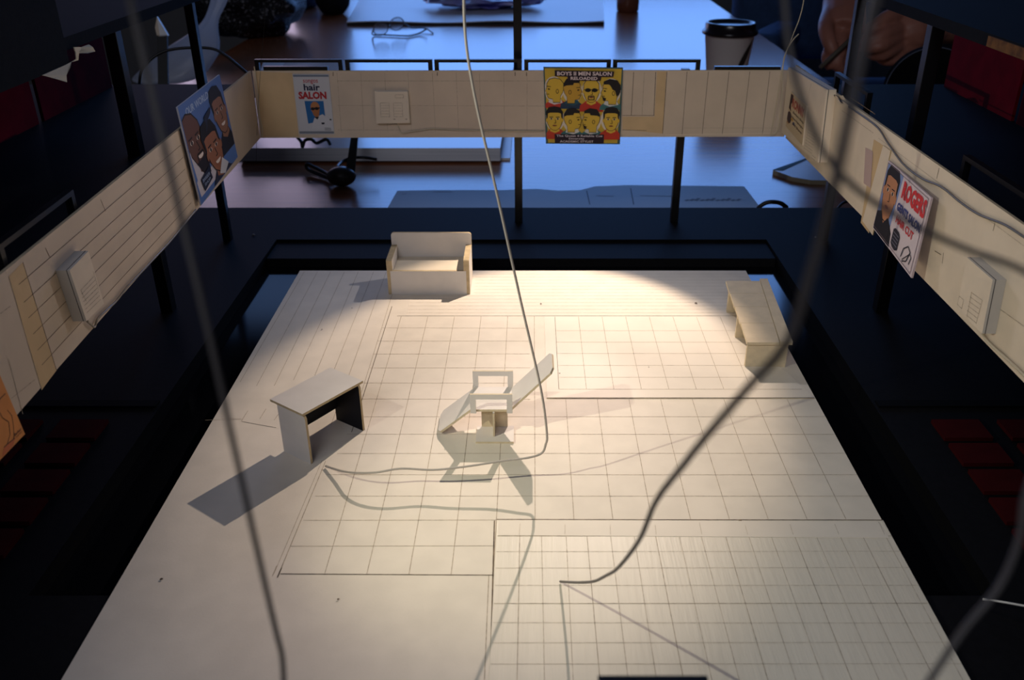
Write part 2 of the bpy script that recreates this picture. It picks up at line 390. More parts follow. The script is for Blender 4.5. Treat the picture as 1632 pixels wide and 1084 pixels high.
# front right textured card with finer tiles
mb = MB(); z = 0.0006
mb.prism([(-0.0170, SY0 + .002, z), (SX1 + .0002, SY0 + .002, z), (SX1 + .0002, 0.3645, z), (-0.0170, 0.3645, z)], (0, 0, -0.0006), CARDG, EDGEW)
for k in range(17):
    x = -0.0055 + 0.01145 * k
    if x < SX1: L(x, SY0 + .003, x + random.uniform(-.0006, .0006), 0.3515 if k % 4 else 0.3625, 0.00026, PENCILL if k % 3 else PENCIL, z)
for k in range(14):
    y = 0.3520 - 0.0117 * k
    if y > SY0: L(-0.0165, y, SX1, y + random.uniform(-.0004, .0004), 0.00022 if k % 4 else 0.0003, PENCILL if k % 4 else PENCIL, z)
L(-0.0172, 0.3649, SX1, 0.3644, 0.0006, PENCILD, z)
mb.build('grained_card', stage)
mb = MB(); z = 0.00075; mb.prism([(-0.0160, 0.3525, z), (SX1 - .0015, 0.3505, z), (SX1 - .003, 0.3636, z), (-0.0160, 0.3640, z)], (0, 0, -0.00015), CARD2)
for k in range(0, 17, 2): L(-0.0055 + 0.01145 * k, .353, -0.0052 + 0.01145 * k, .360 + .003 * random.random(), .0002, PENCILL, z)
mb.build('paper_strip', stage)
# specks and nail holes stay in one mark mesh
mb = MB()
for p, r in (((862, 484), .0008), ((1109, 483), .0011), ((513, 525), .0006), ((561, 491), .0005), ((892, 595), .0005), ((1034, 585), .0004), ((1180, 831), .0012), ((932, 836), .0006), ((257, 923), .0008), ((539, 955), .0006)):
    q = on_z(*p, 0.0007 if p[1] > 830 and p[0] > 800 else 0.0005)
    mb.poly([q + Vector((r * math.cos(a), r * math.sin(a), 0)) for a in (0, 1, 2, 3.1, 4.2, 5.2)], PENCILD)
tag(mb.build('marks', stage), 'dark specks and nail holes in the card', None)

# ------------------------------------------------------------------ desk
Aq, Bq, Dq = Vector((-0.1234, 0.4144, 0)), Vector((-0.1418, 0.4268, 0)), Vector((-0.0989, 0.4497, 0))
u = (Dq - Aq).normalized(); vv = Vector((-u.y, u.x, 0)); LEN = (Dq - Aq).length; DEP = 0.0222
desk = thing('model_desk', (Aq + Dq) / 2 + vv * DEP / 2, 'white card model desk with open front and shade painted inside, left of the chair', 'model desk')
Q = lambda a, b, z: Aq + u * a + vv * b + ZUP * z
TH, HT = 0.0015, 0.0315
for a0 in (0, LEN - TH):
    mb = MB()
    pts = [Q(a0, 0, 0), Q(a0, DEP, 0), Q(a0, DEP, HT), Q(a0, 0.002, HT), Q(a0, 0.0006, HT - .0006), Q(a0, 0, HT - .002)]
    mb.prism(pts, u * TH, FURN if a0 == 0 else SHADE_GAP, EDGE, SHADE_GAP if a0 == 0 else FURN); mb.build('side_panel', desk)
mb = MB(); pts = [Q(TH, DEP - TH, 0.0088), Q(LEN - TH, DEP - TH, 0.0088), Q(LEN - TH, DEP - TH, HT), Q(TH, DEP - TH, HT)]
mb.prism(pts, vv * TH, SHADE_GAP, EDGE, FURN); tag(mb.build('modesty_panel', desk), 'half-height back panel, front painted dark as shade', None)
mb = MB(); pts = [Q(-.0004, .0010, HT + TH), Q(LEN + .0020, -.0004, HT + TH), Q(LEN + .0024, 0.0268, HT + TH), Q(.0002, 0.0280, HT + TH)]
mb.prism(pts, (0, 0, -TH), FURN, EDGE); mb.build('desktop', desk)

# ------------------------------------------------------------------ sofa
sofa = thing('model_sofa', (-0.079, 0.661, 0), 'small white card model sofa at the back edge of the stage', 'model sofa')
X0, X1, Y0, Y1, T = -0.1120, -0.0475, 0.6445, 0.6790, 0.0030
mb = MB(); mb.prism([(X0 + .0026, Y0, 0), (X1 - .0026, Y0, 0), (X1 - .0026, Y0, 0.0199), (X0 + .0026, Y0, 0.0199)], (0, 0.0022, 0), FURN, EDGE); mb.build('front_panel', sofa)
for x0, in_ in ((X0, 1), (X1 - T * 1.5, -1)):
    mb = MB(); w = T * 1.5
    pts = [(x0, Y0 + .0002, 0), (x0, Y0 + .0002, .0195), (x0, Y0 - .0003, .0285), (x0, Y0 + .0005, .0292), (x0, Y1 - .0022, .0294), (x0, Y1 - .0022, 0)]
    mb.prism(pts, (w, 0, 0), FURN, EDGE); mb.build('arm', sofa)
mb = MB(); zc, r = 0.0395, 0.0022
pts = [(X0 + .0002, Y1 - .0022, 0), (X1, Y1 - .0022, 0)]
pts += [(X1 - r + r * math.cos(a), Y1 - .0022, zc - r + r * math.sin(a)) for a in [math.pi / 2 * i / 5 for i in range(6)]]
pts += [(X0 + r + r * math.cos(a), Y1 - .0022, zc - r + r * math.sin(a)) for a in [math.pi / 2 + math.pi / 2 * i / 5 for i in range(6)]]
mb.prism(pts, (0, 0.0022, 0), FURN, EDGE); mb.build('backrest', sofa)
mb = MB(); mb.box(X0 + .0047, X1 - .0047, Y0 + .0024, Y1 - .0024, 0.0170, 0.0190, FURNW, EDGE); mb.build('seat', sofa)

# ------------------------------------------------------------------ barber chair
chair = thing('barber_chair', (-0.021, 0.445, 0), 'reclined white card barber chair in the middle of the stage', 'barber chair')
mb = MB(); mb.box(-0.0318, -0.0096, 0.4350, 0.4520, 0, 0.0013, FURN, EDGEW); mb.build('foot_plate', chair)
mb = MB(); mb.box(-0.0218, -0.0208, 0.4405, 0.4510, 0.0013, 0.0172, FURN, EDGEW); mb.box(-0.0290, -0.0135, 0.4510, 0.4520, 0.0013, 0.0172, FURN, EDGEW); mb.build('pedestal', chair)
CY0, CY1 = 0.4425, 0.4685
mb = MB(); mb.box(-0.0345, -0.0105, CY0, CY1, 0.0172, 0.0187, FURN, EDGEW); mb.build('seat', chair)
def plank(pts2, w0, w1, name, th=0.0013):
    """plank of the recliner drawn in the x-z plane, w0/w1 = its near and far edge"""
    (xa, za), (xb, zb) = pts2; d = Vector((xb - xa, 0, zb - za)); n = Vector((-d.z, 0, d.x)).normalized()
    if n.z < 0: n = -n
    c = 0.0035; e = d.normalized()
    a, b = Vector((xa, 0, za)), Vector((xb, 0, zb))
    pts = [a + Vector((0, w0, 0)), b - e * c * .6 + Vector((0, w0, 0)), b + Vector((0, w0 + c, 0)), b + Vector((0, w1 - c, 0)), b - e * c * .6 + Vector((0, w1, 0)), a + Vector((0, w1, 0))]
    mb = MB(); mb.prism(pts, -n * th, FURN, EDGEW); return mb.build(name, chair)
plank(((-0.0112, 0.0187), (0.0128, 0.0440)), CY0 + .0012, CY1 - .0012, 'backrest')
plank(((-0.0340, 0.0187), (-0.0548, 0.0015)), CY0 + .0012, CY1 - .0012, 'footrest')
for y, dz in ((CY0 - .0012, 0), (CY1, 0.0)):
    mb = MB(); x0, x1, zt = -0.0347, -0.0103, 0.0295
    b = 0.0033
    outer = [(x0, y, .0168), (x0 + b, y, .0168), (x0 + b, y, zt - b), (x1 - b, y, zt - b), (x1 - b, y, .0168), (x1, y, .0168), (x1, y, zt), (x0, y, zt)]
    mb.prism([outer[0], outer[1], outer[2], (x0, y, zt - b)], (0, .0012, 0), FURN, EDGEW)
    mb.prism([(x1 - b, y, zt - b), outer[4], outer[5], (x1, y, zt - b)], (0, .0012, 0), FURN, EDGEW)
    mb.prism([(x0, y, zt - b), (x1, y, zt - b), (x1, y, zt), (x0, y, zt)], (0, .0012, 0), FURN, EDGEW)
    mb.build('armrest', chair)

# ------------------------------------------------------------------ bench
bench = thing('model_bench', (0.158, 0.575, 0), 'long cream card model bench along the right edge of the stage', 'model bench')
bx0 = lambda y: 0.1446 + (y - 0.527) * 0.05; bx1 = lambda y: 0.1725 + (y - 0.527) * 0.10
for y, x0_, x1_ in ((0.5265, 0.1446, 0.1718), (0.5690, 0.1468, 0.1700), (0.6115, 0.1490, 0.1760)):
    mb = MB(); mb.box(x0_, x1_, y, y + 0.0022, 0, 0.0178, FURN, EDGEW); mb.build('leg_panel', bench)
ys = [0.5245, 0.5535, 0.5800, 0.6030, 0.6260]
for a, b in zip(ys, ys[1:]):
    mb = MB(); mb.prism([(bx0(a) - .0008, a + .0002, .0198), (bx1(a) - .0072, a + .0002, .0198), (bx1(b) - .0072, b - .0002, .0198), (bx0(b) - .0004, b - .0002, .0198)], (0, 0, -.002), BENCH, EDGEW); mb.build('seat_plank', bench)
mb = MB(); mb.prism([(bx1(.5235) - .0066, .5245, .0204), (bx1(.5235) + .0016, .5245, .0204), (bx1(.63) - .0012, .6290, .0204), (bx1(.63) - .0070, .6290, .0204)], (0, 0, -.0025), BENCH, EDGEW); mb.build('back_strip', bench)

# ------------------------------------------------------------------ balcony fronts
ZB, ZT, YF = 0.0840, 0.1430, 0.800
nB = Vector((0, -1, 0)); pB = Vector((0, YF, 0))
# back
mb = MB()
mb.prism([(-0.2435, YF, ZB), (0.2290, YF, ZB + .0012), (0.2290, YF, ZT + .0006), (-0.2425, YF, ZT)], (0, 0.0018, 0), FASC, EDGE)
def fl(p, q, w=0.0003, m=PENCIL): mb.strip(on_y(*p, YF), on_y(*q, YF), w, nB, m)
for x0, x1 in ((537, 544), (575, 580), (613, 618), (650, 656), (689, 694), (727, 731), (764, 767), (803, 804), (840, 840)): fl((x0, 116), (x1, 210))
for y0, y1 in ((129, 129), (168, 169), (207, 208)): fl((538, y0), (868, y1))
fl((1010, 115), (1006, 184), .0005, PENCILD); fl((1027, 115), (1023, 184), .0004); fl((1045, 115), (1042, 184), .0005, PENCILD); fl((992, 184), (1043, 184), .0004, PENCILD)
fl((1063, 114), (1056, 213), .0005, PENCILD)
for x0, x1 in ((1095, 1087), (1129, 1119), (1162, 1151), (1195, 1183), (1227, 1215)): fl((x0, 114), (x1, 214), .0004, PENCILD)
fl((1090, 204), (1240, 204), .0002); fl((1060, 215), (1246, 212), .0006, FASCB); fl((992, 207), (1030, 208), .0004, PENCILD)
for x in (531, 697, 821, 839): fl((x, 115), (x, 121), .0006, PENCILD)
mb.poly([on_y(*p, YF) + nB * .00008 for p in ((1047, 114), (1062, 114), (1056, 213), (992, 206), (992, 186), (1043, 186))], FASCY)
mb.poly([on_y(*p, YF) + nB * .00008 for p in ((407, 114), (466, 116), (476, 218), (417, 218))], FASCY)
one(mb, 'balcony_front', 'long buff card balcony front hanging across the back of the model', 'balcony front', 'card balcony fronts of the model')
# left (toes in slightly)
pL = Vector((-0.2435, 0.80, 0)); dL = (Vector((-0.2200, 0.20, 0)) - pL).normalized(); nL = Vector((-dL.y, dL.x, 0))
if nL.x < 0: nL = -nL
OL = lambda p: on_plane(p[0], p[1], pL, nL)
mb = MB(); e = pL + dL * 0.66
mb.prism([pL + ZUP * ZB, e + ZUP * ZB, e + ZUP * ZT, pL + ZUP * ZT], -nL * 0.0018, FASC, EDGE)
def fl(p, q, w=0.0003, m=PENCIL): mb.strip(OL(p), OL(q), w, nL, m)
for y0, y1 in ((0.1330, .1335), (.1245, .1248), (.1165, .1170), (.1085, .1088), (.1003, .1006), (.0925, .0928)):
    a, b = pL + dL * 0.205, pL + dL * 0.438
    mb.strip(a + ZUP * y0, b + ZUP * y1, .0003, nL, PENCILD)
fl((13, 441), (66, 621), .0003); fl((36, 418), (90, 591), .0005, PENCILD)
mb.poly([OL(p) + nL * .0001 for p in ((14, 440), (36, 418), (90, 590), (66, 622))], FASCY)
fl((0, 500), (16, 488), .0004); fl((13, 572), (36, 660), .0003); fl((18, 635), (55, 605), .0003); fl((160, 318), (168, 337), .0004, PENCILD); fl((72, 395), (79, 410), .0004, PENCILD)
mb.poly([OL(p) + nL * .0001 for p in ((300, 200), (318, 190), (322, 310), (312, 318))], FASCY)
one(mb, 'balcony_front', 'buff card balcony front with drawn planks along the left side', 'balcony front', 'card balcony fronts of the model')
# right
XR, ZTR = 0.2305, 0.1500; nR = Vector((-1, 0, 0))
OR = lambda p, d=0.0: on_x(p[0], p[1], XR - d)
mb = MB(); mb.prism([(XR, 0.80, ZB), (XR, 0.13, ZB), (XR, 0.13, ZTR), (XR, 0.80, ZTR - .002)], (0.0018, 0, 0), FASCB, EDGE)
def fl(p, q, w=0.0003, m=PENCIL): mb.strip(OR(p), OR(q), w, nR, m)
fl((1342, 176), (1392, 212), .0003); fl((1400, 220), (1632, 392), .0002); fl((1497, 268), (1493, 285), .0004, PENCILD); fl((1586, 355), (1583, 368), .0004, PENCILD); fl((1504, 403), (1502, 420), .0004, PENCILD)
fl((1490, 400), (1500, 406), .0004, PENCILD); fl((1590, 490), (1632, 520), .0003); fl((1355, 155), (1395, 182), .0007, PENCILD)
mb.poly([OR(p) + nR * .0001 for p in ((1393, 222), (1413, 235), (1385, 372), (1372, 355))], FASCY)
mb.poly([OR(p) + nR * .0003 for p in ((1380, 235), (1392, 242), (1388, 300), (1377, 292))], ink((190, 165, 160)))
one(mb, 'balcony_front', 'pale buff card balcony front along the right side', 'balcony front', 'card balcony fronts of the model')
# glued strips that stand proud of the right front
mb = MB(); mb.prism([OR((1409, 232)), OR((1421, 240)), OR((1392, 375)), OR((1376, 352))], (-0.0007, 0, 0), FASCB, EDGE)
one(mb, 'card_strip', 'narrow upright card strip left of the red-lettered portrait sign', 'card strip')

# ------------------------------------------------------------------ control boxes drawn on card
grp = 'card boxes glued to the balcony fronts'
b1 = thing('card_box', on_y(625, 198, YF - .002), 'small pale card box with drawn panels, on the back balcony front', 'card box', grp)
mb = MB(); th = 0.0045
q = [on_y(*p, YF - th) for p in ((597, 146), (650, 146), (653, 196), (600, 197))]
mb.prism(q, (0, th - .0001, 0), FASCB, FURN)
fl = lambda p, q_, w=.0003: mb.strip(on_y(*p, YF - th), on_y(*q_, YF - th), w, nB, PENCIL)
for a in (606, 627):
    fl((a, 164), (a + 14, 164)); fl((a + 1, 186), (a + 15, 186)); fl((a, 164), (a + 1, 187)); fl((a + 14, 164), (a + 15, 187))
    for k in range(4): fl((a + 1, 168 + 4.5 * k), (a + 14, 168 + 4.5 * k), .0002)
fl((630, 151), (643, 151)); fl((630, 156), (643, 156)); fl((630, 151), (630, 156)); fl((643, 151), (643, 156))
for a in (627, 646): fl((a, 190), (a + 3, 190), .0009)
mb.build('box_body', b1)
def side_box(front_px, plane_d, n, O, label, lines, base_m=FASCB, side_m=mat('grey card side', (196, 190, 180), .85, .2)):
    root = None; q = [O(p, plane_d) for p in front_px]
    root = thing('card_box', (q[2] + q[3]) / 2, label, 'card box', grp)
    mb = MB(); mb.prism(q, -n * (plane_d - .0001), base_m, side_m)
    cq = (q[0] + q[1] + q[2] + q[3]) / 4; mb.prism([cq + (p - cq) * 1.006 - n * (plane_d * .2) for p in q], -n * .0003, SHADE_GAP)
    for p0, p1, w in lines: mb.strip(O(p0, plane_d), O(p1, plane_d), w, n, PENCIL)
    mb.build('box_body', root); return root
OLd = lambda p, d: on_plane(p[0], p[1], pL + nL * d, nL)
side_box(((111, 431), (141, 400), (166, 484), (138, 512)), 0.0068, nL, OLd, 'card box with drawn vents on the planked left balcony front',
         [((128 + k * 1.6, 463 + k * 6), (150 + k * 1.7, 440 + k * 6.2), .00025) for k in range(7)] + [((128, 462), (137, 480), .0003), ((148, 432), (157, 462), .0003)])
side_box(((1541, 410), (1582, 446), (1565, 532), (1525, 492)), 0.0068, nR, OR, 'card box with drawn vents low on the right balcony front',
         [((1548 - k * 1.6, 466 + k * 7.2), (1565 - k * 1.7, 478 + k * 7.4), .00025) for k in range(6)] + [((1549, 465), (1541, 506), .0003), ((1566, 478), (1556, 516), .0003)]
         + [((1529, 472), (1536, 478), .0003), ((1536, 478), (1533, 492), .0003), ((1529, 472), (1526, 485), .0003), ((1526, 485), (1533, 492), .0003)])
BD = 0.0078
side_box(((1256.5, 107), (1317, 143), (1303, 259), (1245.5, 211)), BD, nR, OR, 'tall card box in the back right corner carrying the red word sign',
         [((1288 - k * 1.0, 206 + k * 4.2), (1301 - k * 1.0, 214 + k * 4.4), .00025) for k in range(8)] + [((1289, 203), (1284, 232), .0003), ((1293, 133), (1284, 170), .0003), ((1294, 247), (1300, 252), .0003), ((1293, 251), (1299, 256), .0003)], side_m=FASCB)

# ------------------------------------------------------------------ signs
# 1: white hair salon sheet (back, left)
S = lambda p: on_y(p[0], p[1], YF - 0.0006)
root, P = sign('barber_sign', S((466, 118)), S((524, 118)), S((533, 214)), S((477, 214)), nB, .0004,
               'white sheet sign with red and black lettering over a bald man on blue', mat('white paper', (196, 196, 202), .7, .3), mat('blue grey mount', (96, 108, 128), .7, .3))
P.poly([(0, 0), (1, 0), (1, .045), (0, .045)], (112, 124, 142)); P.poly([(0, .95), (1, .95), (1, 1), (0, 1)], (120, 126, 138))
P.text('songos', .27, .09, .68, .165, (176, 52, 60), .01); P.text('hair', .27, .16, .72, .27, (26, 26, 60), .03); P.text('SALON', .10, .285, .88, .41, (168, 40, 46), .05)
P.poly([(.25, .44), (.78, .44), (.79, .76), (.29, .82)], (40, 100, 160))
P.poly([(.40, .84), (.48, .72), (.72, .66), (.96, .78), (.97, .9), (.38, .9)], (200, 200, 206))
P.ell(.53, .55, .13, .10, (176, 118, 76)); P.poly([(.40, .55), (.66, .55), (.62, .68), (.55, .73), (.47, .68)], (165, 106, 68))
P.ell(.46, .57, .055, .026, (30, 26, 30)); P.ell(.57, .565, .055, .026, (30, 26, 30)); P.line([(.42, .565), (.66, .555)], .02, (30, 26, 30))
P.poly([(.48, .71), (.62, .70), (.56, .75)], (32, 28, 34)); P.poly([(.66, .80), (.76, .80), (.74, .83), (.67, .83)], (24, 26, 44)); P.ell(.93, .75, .03, .012, (32, 30, 36))
for k in range(3): P.line([(.74, .89 + k * .018), (.92, .895 + k * .018)], .008, (120, 120, 130))
P.done(root)
# 2: yellow eight heads sign
S = lambda p: on_y(p[0], p[1], YF - 0.0022)
root, P = sign('barber_sign', S((866, 107)), S((993, 108)), S((988, 230)), S((870, 229)), nB, .0018,
               'yellow sign painted with eight haircut heads, on the back balcony front', mat('sign green edge', (70, 96, 96), .7, .3), mat('sign dark edge', (48, 66, 72), .7, .3))
P.poly([(.015, .015), (.985, .015), (.965, .985), (.03, .985)], (206, 172, 62))
Y1_, Y2_ = (218, 180, 66), (206, 160, 60)
HALO = (224, 212, 196)
for (hx, hy) in ((.125, .28), (.36, .30), (.61, .29), (.86, .30), (.13, .67), (.355, .68), (.615, .68), (.86, .67)):
    P.ell(hx, hy, .125, .165, HALO)
P.profile(.14, .29, .24, .27, -1, Y1_, None, shirt=((196, 60, 48), (216, 206, 204)))
P.profile(.36, .30, .24, .27, 1, Y2_, 'top', shirt=((40, 60, 84), (44, 84, 100)))
P.front(.605, .31, .24, .28, Y1_, None, shades=True, goatee=True, shirt=(190, 56, 44))
P.profile(.86, .31, .25, .27, -1, Y1_, 'full', beard=True, shirt=((64, 112, 116), (206, 206, 206)))
P.front(.125, .685, .25, .27, Y1_, 'h', shirt=(196, 66, 44))
P.profile(.36, .685, .24, .26, 1, Y1_, 'top', shirt=((60, 110, 114), (214, 210, 204)))
P.profile(.61, .685, .24, .26, -1, Y1_, 'top', beard=True, shirt=((60, 110, 114), (206, 202, 198)))
P.front(.87, .685, .24, .27, Y1_, 'h', shirt=(196, 60, 40))
P.poly([(.14, .035), (.89, .045), (.88, .115), (.73, .115), (.72, .165), (.30, .165), (.30, .115), (.14, .11)], (44, 28, 42))
P.text('BOYS II MEN SALON', .17, .05, .86, .10, (224, 206, 206), .03); P.text('RELOADED', .34, .115, .68, .155, (224, 206, 206), .03)
P.tx.build('lettering', root); P.tx = MB()
P.poly([(.12, .865), (.78, .865), (.78, .985), (.12, .985)], (44, 28, 42))
P.text('The Quest 4 Reliable Cut', .145, .872, .76, .905, (216, 204, 210), .02); P.text('Diversity', .31, .912, .52, .942, (216, 204, 210), .02); P.text('ACADEMIC STYLIST', .19, .948, .64, .976, (216, 204, 210), .02)
P.done(root)
# 3: blue sign with three men (left)
S = lambda p: OLd(p, 0.0022 + (0.004 if p[1] > 250 or p[0] < 290 else 0.0))
c4 = [OLd(p, d) for p, d in (((283, 171), .0030), ((350, 119), .0030), ((379, 250), .0036), ((321, 327), .0040))]
root, P = sign('barber_sign', *c4, nL, .0012, 'blue sign with portraits of three men, on the left balcony front', mat('sign blue', (78, 110, 172), .5, .4), mat('sign pale edge', (176, 178, 192), .7, .3))
P.text('OUR WORLD', .12, .06, .64, .135, (170, 186, 214), .02)
P.poly([(.0, .42), (.34, .40), (.36, .68), (.05, .86)], (196, 190, 200))
P.front(.18, .44, .42, .54, (104, 70, 58), None, goatee=True, shirt=(196, 190, 200), lean=.35, smile=True)
P.poly([(.10, .62), (.34, .60), (.34, .82), (.22, .80)], (34, 26, 30))
P.front(.81, .38, .34, .48, (142, 100, 80), 'h', shirt=(30, 32, 44), lean=.25, smile=True)
P.front(.50, .66, .40, .52, (150, 98, 74), 'h', shirt=(38, 44, 66), lean=.30, smile=True)
P.poly([(.50, .93), (.62, .80), (.74, .92), (.62, .99)], (206, 206, 214))
P.poly([(.42, .27), (.52, .24), (.62, .22), (.58, .28), (.48, .33), (.46, .38), (.40, .44), (.44, .36)], (34, 40, 62))
P.poly([(.09, .78), (.30, .74), (.33, .88), (.12, .92)], (28, 34, 58)); P.text('BARBER', .12, .79, .29, .825, (150, 165, 195), .01); P.text('SHOP', .14, .845, .28, .875, (150, 165, 195), .01)
P.done(root)
# 4: rogers sign (right)
c4 = [OR(p, d) for p, d in (((1416, 256), .0016), ((1484, 315), .0055), ((1452, 443), .0095), ((1391, 363), .0050))]
root, P = sign('barber_sign', *c4, (c4[1] - c4[0]).cross(c4[0] - c4[3]), .0012, 'pale sign with red lettering and a painted man, on the right balcony front', mat('sign pale pink', (214, 200, 206), .6, .3), mat('sign pink edge', (190, 172, 176), .7, .3))
P.poly([(.02, .02), (.40, .03), (.36, .93), (.02, .92)], (126, 146, 196))
P.front(.20, .40, .36, .66, (186, 128, 92), 'h', shirt=(32, 30, 36), jaw=.48)
P.poly([(.02, .72), (.12, .66), (.20, .80), (.28, .67), (.37, .74), (.36, .93), (.02, .92)], (30, 28, 34))
P.text('ROGERS', .45, .06, .97, .29, (206, 52, 56), .05); P.text('GENTS SALON', .42, .36, .95, .47, (52, 62, 128), .04); P.text('HAIR CUT', .46, .52, .86, .62, (204, 56, 58), .03)
P.poly([(.46, .71), (.50, .68), (.58, .69), (.62, .73), (.62, .91), (.57, .94), (.50, .93), (.46, .90)], (40, 38, 50))
for k in range(4): P.line([(.48, .74 + k * .045), (.60, .745 + k * .045)], .012, (120, 118, 132))
P.line([(.72, .92), (.74, .80), (.82, .72), (.88, .76), (.84, .90), (.76, .95)], .014, (50, 48, 54)); P.line([(.76, .93), (.88, .78), (.92, .80), (.90, .90)], .012, (50, 48, 54))
P.line([(.02, .02), (.97, .03), (.97, .97), (.02, .95), (.02, .02)], .008, (120, 100, 106))
P.done(root)
# 5: small sign on the corner box
c4 = [OR(p, BD + .0012) for p in ((1261, 146), (1285.6, 168.7), (1278.6, 232), (1252, 201))]
root, P = sign('barber_sign', *c4, nR, .0010, 'little cream sign with one red word, on the back right corner box', mat('sign cream', (206, 184, 152), .7, .3), FASCB)
P.poly([(.02, .05), (.18, .04), (.22, .2), (.12, .3), (.16, .5), (.02, .45)], (62, 36, 40)); P.ell(.12, .68, .13, .16, (62, 44, 50))
P.text('RONNY', .18, .10, .92, .36, (176, 84, 70), .05)
P.text('Barbers Shop', .30, .42, .94, .50, (70, 56, 56), .02); P.text('Nice Hairstyle', .26, .56, .94, .64, (70, 56, 56), .02); P.text('and Shave', .34, .70, .90, .77, (90, 72, 68), .02)
P.ell(.30, .66, .07, .04, (196, 150, 70)); P.ell(.42, .72, .06, .04, (84, 84, 120)); P.text('ok', .04, .80, .16, .88, (176, 110, 70), .01)
P.done(root)
# 6: orange sign (left, nearest)
c4 = [OLd(p, .0045) for p in ((-48, 545), (-4, 596), (40, 690), (-20, 752))]
c4 = [OLd((-70, 640), .003), OLd((0, 598), .003), OLd((40, 692), .005), OLd((-30, 765), .005)]
root, P = sign('barber_sign', *c4, nL, .0012, 'orange sign with black line drawing, nearest on the left balcony front', mat('sign orange', (214, 138, 72), .7, .3, var=.08, scale=60), mat('sign orange edge', (190, 120, 66), .7, .3))
O_ = (60, 34, 26)
P.line([(.95, .28), (.80, .30), (.70, .40), (.72, .55), (.80, .66), (.74, .82), (.60, .92)], .012, O_); P.line([(.86, .50), (.90, .62), (.86, .75), (.80, .88), (.70, .98)], .010, O_)
P.poly([(.55, .90), (.80, .92), (.72, 1.0), (.45, 1.0)], (196, 104, 62)); P.line([(.55, .90), (.80, .92)], .012, O_)
P.text('Barber', .80, .86, .97, .90, (80, 44, 34), .01); P.text('styles', .82, .91, .96, .94, (80, 44, 34), .01)
P.done(root)

# ------------------------------------------------------------------ black railing frames
def rail(a, b, zt, zb, n, label, grp='black railing frames on the balcony', bar=0.0025, dep=0.004):
    """inverted U frame from a to b, bars are square"""
    a, b, n = Vector(a), Vector(b), Vector(n).normalized(); d = (b - a).normalized()
    mb = MB(); P = lambda t, z: a + d * t + ZUP * z; Ln = (b - a).length
    mb.prism([P(0, zt - bar), P(Ln, zt - bar), P(Ln, zt), P(0, zt)], n * dep, BLK)
    lg = bar * 1.45
    mb.prism([P(0, zb), P(lg, zb), P(lg, zt - bar), P(0, zt - bar)], n * dep, BLK)
    mb.prism([P(Ln - lg, zb), P(Ln, zb), P(Ln, zt - bar), P(Ln - lg, zt - bar)], n * dep, BLK)
    return one(mb, 'railing_frame', label, 'railing', grp)
order = ['black railing frame at the far left end of the back row', 'black railing frame second from the left on the back row', 'black railing frame left of the centre post', 'black railing frame right of the centre post, behind the yellow sign', 'black railing frame at the right end of the back row']
for (x0, x1), lb in zip(((405, 545), (549.5, 688.5), (692, 831), (835.5, 974), (977.5, 1117)), order):
    a, b = on_y(x0, 96, YF + .003), on_y(x1, 96, YF + .003)
    rail((a.x, YF + .003, 0), (b.x, YF + .003, 0), 0.1520, 0.120, (0, 1, 0), lb)
for x0, x1, lb in ((420, 522, 'flat black bar lying on the back balcony front above the white sheet sign'), (1139, 1244, 'flat black bar lying on the back balcony front by the coffee cup')):
    a, b = on_y(x0, 110, YF + .0022), on_y(x1, 110, YF + .0022); mb = MB()
    mb.box(a.x, b.x, YF + .0020, YF + .0070, 0.130, 0.1462, BLK); one(mb, 'black_bar', lb, 'bar', 'black bars behind the balcony front')
for y0, y1, lb in ((0.730, 0.652, 'black railing frame behind the back right corner box'), (0.492, 0.41, 'black railing frame behind the red-lettered portrait sign')):
    rail((XR + .012, y0, 0), (XR + .012, y1, 0), 0.1555, 0.1220, (1, 0, 0), lb)
rail((-0.2330, 0.440, 0), (-0.2300, 0.362, 0), 0.1520, 0.1220, (-1, 0, 0), 'black railing frame behind the planked left balcony front')

# ------------------------------------------------------------------ decks, walls and posts
DZ = 0.1200
def deck(x0, x1, y0, y1, z0, z1, name, label, cat, m, grp=None, edge=None):
    mb = MB(); mb.box(x0, x1, y0, y1, z0, z1, m, edge); return one(mb, name, label, cat, grp)
deck(-0.60, -0.2470, 0.10, 0.857, DZ - .003, DZ, 'gallery_deck', 'black gallery deck behind the left balcony front', 'deck', BLACKF, 'black gallery decks of the model')
deck(0.2345, 0.60, 0.10, 0.857, DZ - .003, DZ, 'gallery_deck', 'black gallery deck behind the right balcony front', 'deck', BLACKF, 'black gallery decks of the model')
UZL, UZR, UT = 0.203, 0.2065, 0.0072      # undersides and thickness
mb = MB(); mb.box(0.2635, 0.60, 0.10, 0.845, UZR, UZR + UT, BLACK); mb.box(0.2625, 0.2635, 0.40, 0.535, UZR + .0004, UZR + UT - .001, BROWN)
one(mb, 'upper_gallery', 'black upper gallery slab at the top right with a raw brown edge', 'gallery', 'upper gallery slabs')
mb = MB(); mb.box(-0.60, -0.2720, 0.10, 0.845, UZL, UZL + UT, BLACK)
one(mb, 'upper_gallery', 'black upper gallery slab at the top left', 'gallery', 'upper gallery slabs')
deck(-0.2720, -0.2695, 0.10, 0.539, UZL - .007, UZL + .042, 'parapet_panel', 'black upright parapet panel at the top left corner', 'panel', BLACK)
for s, x0, nm in ((-1, -0.3905, 'left'), (1, 0.3840, 'right')):
    for k, (y0, y1) in enumerate(((0.845, 0.715), (0.706, 0.56), (0.551, 0.40))):
        deck(x0, x0 + .0025, y1, y0, DZ, UZL if s < 0 else UZR, 'red_wall_panel', 'dark red panel under the %s upper gallery, %s' % (nm, ('at its far end', 'second from the far end', 'third from the far end')[k]), 'panel', RED, 'dark red panels under the upper galleries')
PW = 0.0036
